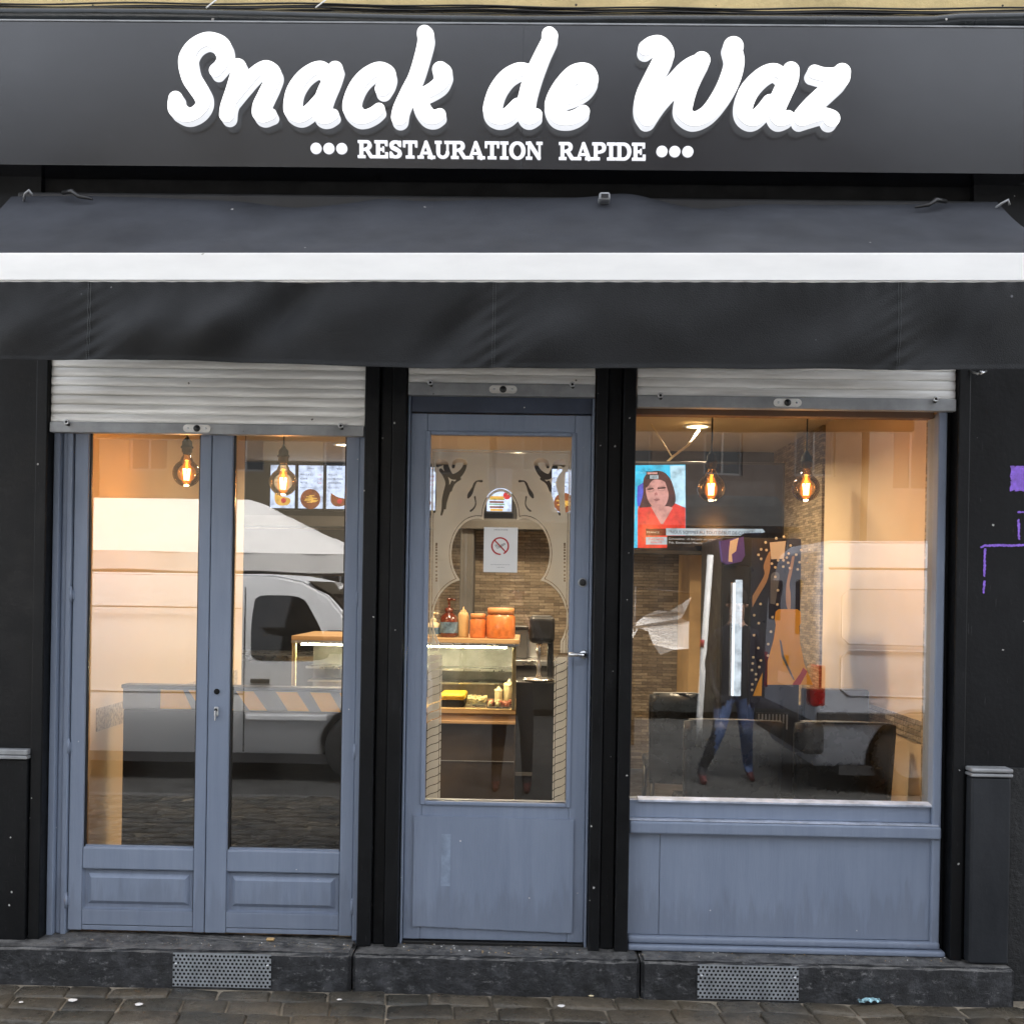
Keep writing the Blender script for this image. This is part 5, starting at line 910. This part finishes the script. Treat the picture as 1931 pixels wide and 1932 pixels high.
# ------------------------------------------------------------------ street behind the camera (seen in the glass)
RZ = -.12
def wheel(parent, x, y, r, side=1):
    g = G(); z = RZ+r; g.lathe([(r*.6, -.1), (r*.93, -.1), (r, -.07), (r, .07), (r*.93, .1), (r*.6, .1)], (x, y, z), 'tyre', 28, 'Y'); w = g.build('wheel', parent); g = G(); g.lathe([(.0001, .03), (r*.2, .02), (r*.25, .04), (r*.5, .05), (r*.56, .08)], (x, y+.0, z), 'bumper', 24, 'Y'); g.build('rim', w)
def van_shell(name, label, prof, Y0, wdt, col, arches, wins, x_ref):
    t = thing(name, label, 'van', (x_ref, Y0-wdt/2, RZ)); n = 16; g = G()
    xs0, xs1 = min(p[0] for p in prof), max(p[0] for p in prof); zs1 = max(p[1] for p in prof); h = .02
    X, Z = np.meshgrid(np.arange(xs0-.1, xs1+.1, h), np.arange(-.1, zs1+.1, h))
    # polygon field from the side profile
    F = np.full(X.shape, 1e9); ins = np.zeros(X.shape, bool)
    for i in range(len(prof)):
        (a, b), (c, d) = prof[i-1], prof[i]; F = np.minimum(F, seg_field(X, Z, a, b, c, d, 0))
        if b != d: ins ^= ((b > Z) != (d > Z)) & (X < (c-a)*(Z-b)/(d-b)+a)
    F = np.where(ins, -F, F)
    for (ax, r) in arches: F = np.maximum(F, (r+.045)-np.hypot(X-ax, Z-(RZ+r)))
    # shell layers narrowing towards the roof line for soft shoulders
    L = contours(F, xs0-.1, -.1, h, .05); Ls = contours(F+.035, xs0-.1, -.1, h, .05); Lm = contours(F+.012, xs0-.1, -.1, h, .05)
    g.prism(Ls, Y0, Y0+.001, col, back=False); g.prism(Lm, Y0-.012, Y0-.001, col, back=False)
    for grp in (Lm,): pass
    g.prism(L, Y0-.035, Y0-wdt+.035, col)
    def band(A, ya, Bc, yb):
        for ga, gb in zip(A, Bc):
            for la, lb in zip(ga, gb):
                na = len(la); nb = len(lb); vs = [(p[0], ya, p[1]) for p in la]; 
                B2 = [min(lb, key=lambda q: (q[0]-p[0])**2+(q[1]-p[1])**2) for p in la]; vs += [(q[0], yb, q[1]) for q in B2]; g.add(vs, [(i, (i+1) % na, na+(i+1) % na, na+i) for i in range(na)], col, True)
    band(L, Y0-.035, Lm, Y0-.012); band(Lm, Y0-.012, Ls, Y0)
    bm = bmesh.new(); bvs = [bm.verts.new(p) for p in g.v]
    for f, sm_ in zip(g.f, g.sm):
        try: bm.faces.new([bvs[i] for i in f])
        except ValueError: pass
    for zz in np.arange(.0, 2.1, .022): bmesh.ops.bisect_plane(bm, geom=bm.verts[:]+bm.edges[:]+bm.faces[:], plane_co=(0, 0, zz), plane_no=(0, 0, 1))
    for v in bm.verts:
        q = (max(0, .52-v.co.z)**1.5)*.55+(max(0, v.co.z-.9)**1.6)*.22; v.co.y += -q if v.co.y > Y0-wdt/2 else q
    g = G(); g.bm(bm, col, False); g.build('body', t)
    for k, pts in wins:
        g = G(); q = [tuple(p) for p in smooth_path(pts+[pts[0]], 4)[:-1]]; g.poly(q, Y0+.004, Y0-.012, k); g.v = [(a_, b_-(max(0, c_-.9)**1.6)*.22, c_) for a_, b_, c_ in g.v]; g.build('side_window' if k == 'vglass' else 'side_panel', t)
    for ax, r in arches: wheel(t, ax, Y0-.14, r)
    g = G(); g.box(xs0+.25, xs1-.25, Y0-wdt+.1, Y0-.1, RZ+.16, .12, 'bumper'); g.build('underbody', t)
    return t
# white van facing right (in the reflection) left of the photographer
W0 = -4.4
tv1 = van_shell('white_van', 'white panel van parked across the street, reflected in the left windows', [(-5.2, .1), (-5.25, 1.0), (-5.1, 1.58), (-4.9, 1.66), (-2.2, 1.665), (-1.95, 1.62), (-1.72, 1.5), (-1.44, 1.18), (-1.15, 1.05), (-1.0, .9), (-.96, .6), (-.96, .2), (-1.0, .08), (-1.9, .06)], W0, 1.75, 'vanwhite', [(-1.42, .31), (-4.4, .31)],
  [('vglass', [(-2.30, .93), (-2.34, .95), (-2.36, .99), (-2.37, 1.2), (-2.36, 1.42), (-2.34, 1.46), (-2.30, 1.48), (-2.15, 1.485), (-2.02, 1.48), (-1.95, 1.46), (-1.9, 1.42), (-1.78, 1.22), (-1.7, 1.05), (-1.69, .99), (-1.72, .955), (-1.80, .94), (-2.05, .93)])], -3)
g = G(); g.box(-2.42, -2.412, W0-.01, W0+.003, .15, 1.55, 'bumper'); g.box(-4.2, -2.42, W0-.01, W0+.003, .64, .648, 'bumper'); g.box(-4.9, -2.45, W0-.01, W0+.003, 1.36, 1.372, 'bumper'); g.box(-2.4, -1.7, W0-.01, W0+.012, .42, .47, 'vanwhite', .01); g.build('seam', tv1)
g = G(); g.box(-2.36, -2.2, W0, W0+.025, .74, .775, 'bumper', .008); g.build('door_handle', tv1); g = G(); g.box(-1.72, -1.56, W0, W0+.14, 1.0, 1.2, 'bumper', .03, 3); g.build('mirror', tv1)
g = G(); g.extr([(-1.90, 1.612), (-1.70, 1.505), (-1.43, 1.20), (-1.46, 1.18), (-1.74, 1.46)], W0-.12, W0-1.63, 'vglass', 'Y'); g.build('windscreen', tv1); g = G(); g.box(-1.08, -.94, W0-.4, W0-.02, .72, .9, 'paper', .03, 3); g.build('headlight', tv1); g = G(); g.box(-1.08, -.93, W0-1.7, W0-.03, .1, .35, 'bumper', .04, 3); g.build('bumper', tv1)
# silver van, rear to the photographer
V2 = 2.40
tv2 = van_shell('silver_van', 'silver panel van parked rear first, reflected in the right window', [(V2, .2), (V2, 1.5), (V2+.08, 1.95), (V2+.18, 2.04), (V2+3.2, 2.06), (V2+3.6, 1.9), (V2+4.1, 1.2), (V2+4.7, 1.0), (V2+4.75, .2), (V2+4.6, .1), (V2+.05, .1)], W0, 1.85, 'vansilver', [(V2+.86, .33), (V2+3.8, .33)], [], V2+2)
for (a, b, c, d) in ((2.62, 4.4, 1.15, 1.62), (2.62, 4.4, .72, 1.1)):
    g = G(); g.tube([(a+.06, W0+.002, c), (b, W0+.002, c), (b, W0+.002, d), (a+.06, W0+.002, d), (a, W0+.002, d-.06), (a, W0+.002, c+.06), (a+.06, W0+.002, c)], .008, 'vansilver', 6); g.build('side_pressing', tv2)
g = G(); g.box(V2+.1, V2+4, W0, W0+.02, 1.78, 1.80, 'bumper', .004); g.box(V2+.02, V2+4.4, W0, W0+.03, .48, .58, 'bumper', .01); g.build('side_moulding', tv2)
g = G(); g.box(V2-.03, V2+.1, W0-.16, W0+.008, .62, .98, 'taillight', .03, 3); g.build('tail_light', tv2); g = G(); g.box(V2-.03, V2+.1, W0-1.85, W0-1.69, .62, .98, 'taillight', .03, 3); g.build('tail_light', tv2)
g = G(); g.box(V2-.09, V2+.1, W0-1.86, W0-.0, .22, .5, 'bumper', .04, 3); g.build('bumper', tv2); g = G(); g.box(V2-.012, V2+.02, W0-.62, W0-.5, 1.2, 1.7, 'vglass', .02, 3); g.box(V2-.012, V2+.02, W0-1.65, W0-1.2, 1.3, 1.7, 'vglass', .02, 3); g.build('rear_window', tv2)
g = G(); g.box(V2-.015, V2+.01, W0-1.2, W0-.68, .72, .83, 'paper', .003); g.build('licence_plate', tv2); g = G(); g.box(V2-.03, V2, W0-.96, W0-.86, .9, 1.0, 'bumper', .01); g.build('rear_handle', tv2)
# white market tent
def tent(x0, x1, y0, y1, label, e=1.95, p=2.72):
    t = thing('market_tent', label, 'tent', ((x0+x1)/2, (y0+y1)/2, RZ)); g = G(); n = 30; vs = []; fs = []
    for j in range(n+1):
        for i in range(n+1):
            u, v = i/n*2-1, j/n*2-1; dd = min((1-abs(u))*(x1-x0)/2, (1-abs(v))*(y1-y0)/2)/((y1-y0)/2); m = 1-dd; z = e+(p-e)*dd**1.2+.012*math.sin(u*14)*math.sin(v*11)*(1-m); vs.append(((x0+x1)/2+u*(x1-x0)/2, (y0+y1)/2+v*(y1-y0)/2, z))
    for j in range(n):
        for i in range(n): a = j*(n+1)+i; fs.append((a, a+1, a+n+2, a+n+1))
    g.add(vs, fs, 'canvas', True); g.build('canopy', t); g = G(); ring = [(x0, y1), (x1, y1), (x1, y0), (x0, y0)]
    for k in range(4):
        (a, b), (c, d) = ring[k], ring[(k+1) % 4]; m = 40; vs = []
        for i in range(m+1): q = i/m; w = .012*math.sin(i*1.3); X_, Y_ = a+(c-a)*q, b+(d-b)*q; vs += [(X_, Y_+w, e+.003), (X_, Y_+w*2, e-.22+.01*math.sin(i*.8))]
        g.add(vs, [(2*i, 2*i+2, 2*i+3, 2*i+1) for i in range(m)], 'canvas', True)
    g.build('valance', t)
    for (a, b) in ring: g = G(); g.tube([(a, b, RZ), (a, b, e)], .02, 'white', 8); g.build('leg', t)
    return t
tent(-9.6, -2.05, -11.2, -7.9, 'white market tent standing behind the white van'); 
# stall under the tent
t = thing('market_stall', 'dark market stall table stacked with crates under the white tent', 'stall', (-3.3, -9, RZ)); g = G(); g.box(-5.8, -2.3, -9.6, -8.6, .68, .74, 'wood', .01); g.build('table', t)
for i in range(5): g = G(); g.box(-5.6+i*.68, -5.05+i*.68, -9.4, -8.8, .745, .95+.1*(i % 2), ('dark', 'bandgrey', 'red', 'dark', 'ochre')[i], .01); tag(g.build('crate'), ('black crate at the left end of the stall table', 'grey crate on the stall table', 'red crate in the middle of the stall table', 'black crate beside the ochre one', 'ochre crate at the right end of the stall table')[i], 'crate')
for x in (-5.7, -2.4):
    for y in (-9.5, -8.7): g = G(); g.tube([(x, y, RZ), (x, y, .68)], .02, 'darksteel', 8); g.build('leg', t)
# leaning white pole and low barrier wall in the square
(xa, za), (xb, zb2) = at(1340, 1045, 7.14), at(1320, 1345, 7.14); g = G(); g.tube([(xb, -7, -.12), (xb+.0, -7, zb2), (xa, -7, za)], .035, 'white', 12); q = at(1325, 1215, 7.14); g.tube([(q[0], -7, q[1]-.04), (q[0]+.01, -7, q[1]+.04)], .037, 'red', 12); tag(g.build('leaning_pole'), 'leaning white pole with a red ring, reflected in the right window', 'pole')
# dark stall added to darken the reflections, and a white sheet tied to it
t = thing('market_stall', 'dark covered market stall with closed cloth sides, added opposite the door to darken the reflections', 'stall', (1.2, -9.8, RZ)); M['darkcloth'] = mat('dark_stall_cloth', (.012, .014, .013), .9, var=.4, vscale=2)
g = G(); vs = []; fs = []; m = 60
for i in range(m+1):
    for z in (RZ+.1, 1.2, 2.45): x = -.9+4.3*i/m; vs.append((x, -9.3+.05*math.sin(i*1.1)+.02*math.sin(i*2.7), z))
for i in range(m):
    for j in range(2): a = i*3+j; fs.append((a, a+3, a+4, a+1))
g.add(vs, fs, 'darkcloth', True); g.box(-.9, 3.4, -11.4, -9.4, .0, 2.44, 'darkcloth'); g.build('cloth_side', t)
g = G(); g.extr([(-9.1, 2.44), (-10.4, 2.95), (-11.6, 2.44), (-11.5, 2.36), (-10.4, 2.86), (-9.15, 2.36)], -1.0, 3.5, 'darkcloth', 'X'); g.build('canopy', t)
for x in (-.85, 3.35): g = G(); g.tube([(x, -9.2, RZ), (x, -9.2, 2.42)], .025, 'darksteel', 8); g.build('leg', t)
pts = [(1190, 1212), (1192, 1184), (1215, 1165), (1240, 1152), (1262, 1154), (1285, 1140), (1304, 1127), (1290, 1158), (1284, 1168), (1300, 1174), (1298, 1224), (1270, 1226), (1246, 1236), (1232, 1216), (1224, 1192), (1206, 1186)]
g = G(); g.poly([at(a, b, 7.14) for a, b in pts], -7.0, -6.99, 'canvas'); (a, z) = at(1204, 1200, 7.14); g.box(a-.02, a+.1, -6.988, -6.98, z-.1, z+.02, 'darkcloth', .01)
for v in range(len(g.v)): x_, y_, z_ = g.v[v]; g.v[v] = (x_, y_+.05*math.sin(x_*9)+.03*math.sin(z_*14), z_)
tag(g.build('cloth_sheet'), 'torn white cloth sheet hung out in front of the dark stall', 'cloth')
g = G(); a, z = at(1250, 1150, 7.14); g.tube([(a-.3, -7.05, RZ), (a-.3, -7.05, 1.62)], .02, 'darksteel', 8); g.tube([(a-.3, -7.05, 1.6), (a+.35, -7.05, 1.55)], .012, 'darksteel', 8); tag(g.build('clothes_rail'), 'thin dark stand holding the white cloth sheet', 'stand')
# buildings across the square
def block(x0, x1, y, h, col, label, fl=4):
    t = thing('apartment_building', label, 'building', ((x0+x1)/2, y, RZ)); g = G(); ww = 1.1; nb = max(2, int((x1-x0)/2.3)); cell = (x1-x0)/nb; H_ = h/fl; zf = [RZ+i*H_ for i in range(fl)]
    # wall pierced by window openings
    for f in range(fl):
        z0 = zf[f]; zs, zt_ = (z0+.95, z0+H_-.5) if f else (z0+.15, z0+2.5)
        g.box(x0, x1, y-.3, y, z0, zs, col); g.box(x0, x1, y-.3, y, zt_, z0+H_, col)
        for i in range(nb+1): a = x0+i*cell-(cell-ww)/2 if i else x0; b = x0+i*cell+(cell-ww)/2 if i < nb else x1; g.box(a, b, y-.3, y, zs, zt_, col)
    g.box(x0, x1, y-8, y-.31, RZ, h+RZ, col); g.build('wall', t); g = G(); g.box(x0-.1, x1+.1, y-8, y+.25, h+RZ, h+RZ+.25, col, .03); g.build('cornice', t)
    for f in range(fl):
        z0 = zf[f]; zs, zt_ = (z0+.95, z0+H_-.5) if f else (z0+.15, z0+2.5)
        for i in range(nb):
            a = x0+i*cell+(cell-ww)/2; g = G(); g.box(a, a+.07, y-.2, y-.14, zs, zt_, 'grey'); g.box(a+ww-.07, a+ww, y-.2, y-.14, zs, zt_, 'grey'); g.box(a+.07, a+ww-.07, y-.2, y-.14, zs, zs+.07, 'grey'); g.box(a+.07, a+ww-.07, y-.2, y-.14, zt_-.07, zt_, 'grey'); g.box(a+ww/2-.03, a+ww/2+.03, y-.199, y-.141, zs+.07, zt_-.07, 'grey'); w = g.build('window', t)
            g = G(); g.box(a+.07, a+ww-.07, y-.18, y-.17, zs+.07, zt_-.07, 'vglass'); g.build('pane', w)
M['fa'] = mat('ochre_stucco', (.11, .09, .06), .85, var=.15, vscale=.7); M['fb'] = mat('grey_stucco', (.09, .086, .078), .85, var=.15, vscale=.7); M['fc'] = mat('brick_red_stucco', (.055, .042, .034), .85, var=.2, vscale=.8)
block(-26, -12.2, -24, 14.6, 'fb', 'grey rendered block at the far side of the square, left'); block(-12, -1.2, -24, 15.4, 'fa', 'ochre rendered building facing the snack shop'); block(-1, 9, -24, 15.8, 'fc', 'red brown building at the far side of the square'); block(9.2, 26, -24, 14.4, 'fb', 'grey rendered block at the far side of the square, right')
# bare tree
def bare_tree(x, y, label):
    t = thing('bare_tree', label, 'tree', (x, y, RZ)); rr = random.Random(8); g = G(); g.tube([(x, y, RZ), (x+.05, y, 1.2), (x, y+.05, 2.4)], [.13, .1, .075], 'bark', 10); g.build('trunk', t); g = G()
    def br(p, d, r, L, k):
        q = p+d*L; m = p+d*L*.5+Vector((rr.uniform(-1, 1), rr.uniform(-1, 1), rr.uniform(-1, 1)))*L*.07; g.tube([p, m, q], [r, r*.8, r*.6], 'bark', 5, smooth=True)
        if k:
            for _ in range(3): nd = (d+Vector((rr.uniform(-1, 1), rr.uniform(-1, 1), rr.uniform(-.5, .7)))*.75).normalized(); br(q, nd, r*.58, L*rr.uniform(.6, .85), k-1)
    for _ in range(5): br(Vector((x, y+.05, 2.35)), Vector((rr.uniform(-1, 1), rr.uniform(-1, 1), .8)).normalized(), .05, 1.1, 4)
    g.build('crown', t)
bare_tree(-6.4, -7.2, 'bare winter tree beside the white market tent')
# two people
M['navycoat'] = mat('navy_coat', (.03, .034, .06), .8)
def person(base, pose, cols, label, face=1):
    x, y, z0 = base; P = pose; t = thing('person', label, 'person', (x, y, z0))
    V = []; Ed = []; Rr = []
    def add(p, r, par=None):
        V.append((x+p[0], y+p[1], z0+p[2])); Rr.append(r)
        if par is not None: Ed.append((par, len(V)-1))
        return len(V)-1
    pel = add((0, 0, P['hip']), (.15, .11)); sp = add((0, .01, P['hip']+.2), (.145, .10), pel); ch = add((0, .0, P['hip']+.42), (.18, .11), sp); nk = add((0, .01, P['hip']+.56), (.06, .06), ch); hd = add((0, .03, P['hip']+.66), (.075, .085), nk); h2 = add((0, .03, P['hip']+.76), (.075, .09), hd); h3 = add((0, .02, P['hip']+.82), (.045, .05), h2)
    for s, k in ((-1, 'L'), (1, 'R')):
        leg = P['leg'+k]; p0 = add((s*.09, 0, P['hip']-.06), (.095, .1), pel); p1 = add(leg[0], (.062, .065), p0); p2 = add(leg[1], (.042, .045), p1); p3 = add((leg[1][0], leg[1][1]+.13*face, .03), (.038, .03), p2); p4 = add((leg[1][0], leg[1][1]+.2*face, .025), (.03, .022), p3)
        arm = P['arm'+k]; a0 = add((s*.17, 0, P['hip']+.47), (.055, .055), ch); a1 = add(arm[0], (.042, .042), a0); a2 = add(arm[1], (.032, .032), a1); a3 = add(arm[2], (.032, .02), a2)
        d = (Vector(arm[2])-Vector(arm[1])).normalized(); sd_ = Vector((1, 0, 0)) if abs(d.x) < .8 else Vector((0, 0, 1))
        for f in range(4): o = Vector(arm[2])+sd_*(f-1.5)*.019; b = add(tuple(o+d*.03), (.009, .009), a3); add(tuple(o+d*(.07-.006*abs(f-1.4))+Vector((0, .012, -.006))), (.007, .007), b)
        th = add(tuple(Vector(arm[2])-sd_*s*.035+d*.005), (.010, .010), a3); add(tuple(Vector(arm[2])-sd_*s*.045+d*.04), (.008, .008), th)
    me = bpy.data.meshes.new('b'); me.from_pydata(V, Ed, []); o = bpy.data.objects.new('b', me); S.collection.objects.link(o); m = o.modifiers.new('s', 'SKIN'); m.use_smooth_shade = True
    for i, r in enumerate(Rr): me.skin_vertices[0].data[i].radius = r
    me.skin_vertices[0].data[0].use_root = True; o.modifiers.new('u', 'SUBSURF').levels = 2
    bpy.context.view_layer.update(); em = bpy.data.meshes.new_from_object(o.evaluated_get(bpy.context.evaluated_depsgraph_get())); bpy.data.objects.remove(o)
    hz = z0+P['hip']; mi = []
    for k in ('skin', *cols): em.materials.append(M[k])
    for f in em.polygons:
        c = f.center; zz = c.z-hz; lat = abs(c.x-x)
        f.material_index = 3 if c.z < z0+.075 else (2 if zz < .04 and not (lat > .2) else (0 if zz > .55 else 1))
        if zz > -.1 and zz <= .55: f.material_index = 1
        for hp in (P['armL'][2], P['armR'][2]):
            if (Vector((x+hp[0], y+hp[1], z0+hp[2]))-c).length < .1: f.material_index = 1 if P.get('glove') else 0
    em.name = 'body'; ob = bpy.data.objects.new('body', em); S.collection.objects.link(ob); ob.parent = t; ob.matrix_parent_inverse = Matrix.Translation((-x, -y, -z0))
    g = G(); hx, hy, hh = x, y+.03, hz+.78
    g.lathe([(.0001, .115), (.05, .108), (.083, .07), (.093, .02), (.09, -.03)], (hx, hy-.012*face, hh), 'hair', 18); g.build('hair', t)
    g = G(); fy = hy+.083*face
    for s in (-1, 1): g.ball((hx+s*.03, fy-.004*face, hh-.035), .009, 'paper', 8); g.ball((hx+s*.03, fy+.004*face, hh-.035), .0045, 'ink', 6); g.ball((hx+s*.083, hy, hh-.05), .018, 'skin', 8)
    g.tube([(hx, fy, hh-.03), (hx, fy+.018*face, hh-.07), (hx, fy, hh-.078)], [.007, .012, .008], 'skin', 8); g.tube([(hx-.025, fy-.006*face, hh-.1), (hx, fy+.002*face, hh-.102), (hx+.025, fy-.006*face, hh-.1)], .005, 'meat', 6); g.build('face', t)
    return t
tp = person((-.13, -4.48, -.0-.12), {'hip': .93, 'legL': [(-.11, .02, .5), (-.13, -.02, .08)], 'legR': [(.12, .05, .5), (.13, .03, .08)], 'armL': [(-.25, .06, 1.12), (-.12, .24, 1.36), (-.07, .27, 1.46)], 'armR': [(.25, .06, 1.12), (.13, .24, 1.36), (.08, .27, 1.46)]}, ('coatd', 'coatd', 'shoe'), 'person in dark clothes holding up a phone, reflected in the door')
g = G(); g.box(-.135-.07, -.135+.07, -4.245, -4.237, 1.365, 1.435, 'dark', .003); tag(g.build('phone'), 'black phone held sideways by the person in dark clothes', 'phone')
person((1.86, -5.0, RZ), {'hip': .84, 'legL': [(-.16, .12, .45), (-.30, .06, .1)], 'legR': [(.10, .02, .45), (.16, -.16, .11)], 'armL': [(-.24, -.02, 1.04), (-.20, .06, .82), (-.17, .09, .76)], 'armR': [(.24, -.04, 1.04), (.21, .03, .82), (.18, .06, .76)], 'glove': True}, ('coatd', 'denim', 'shoe'), 'person in blue jeans and dark coat walking, reflected in the right window')
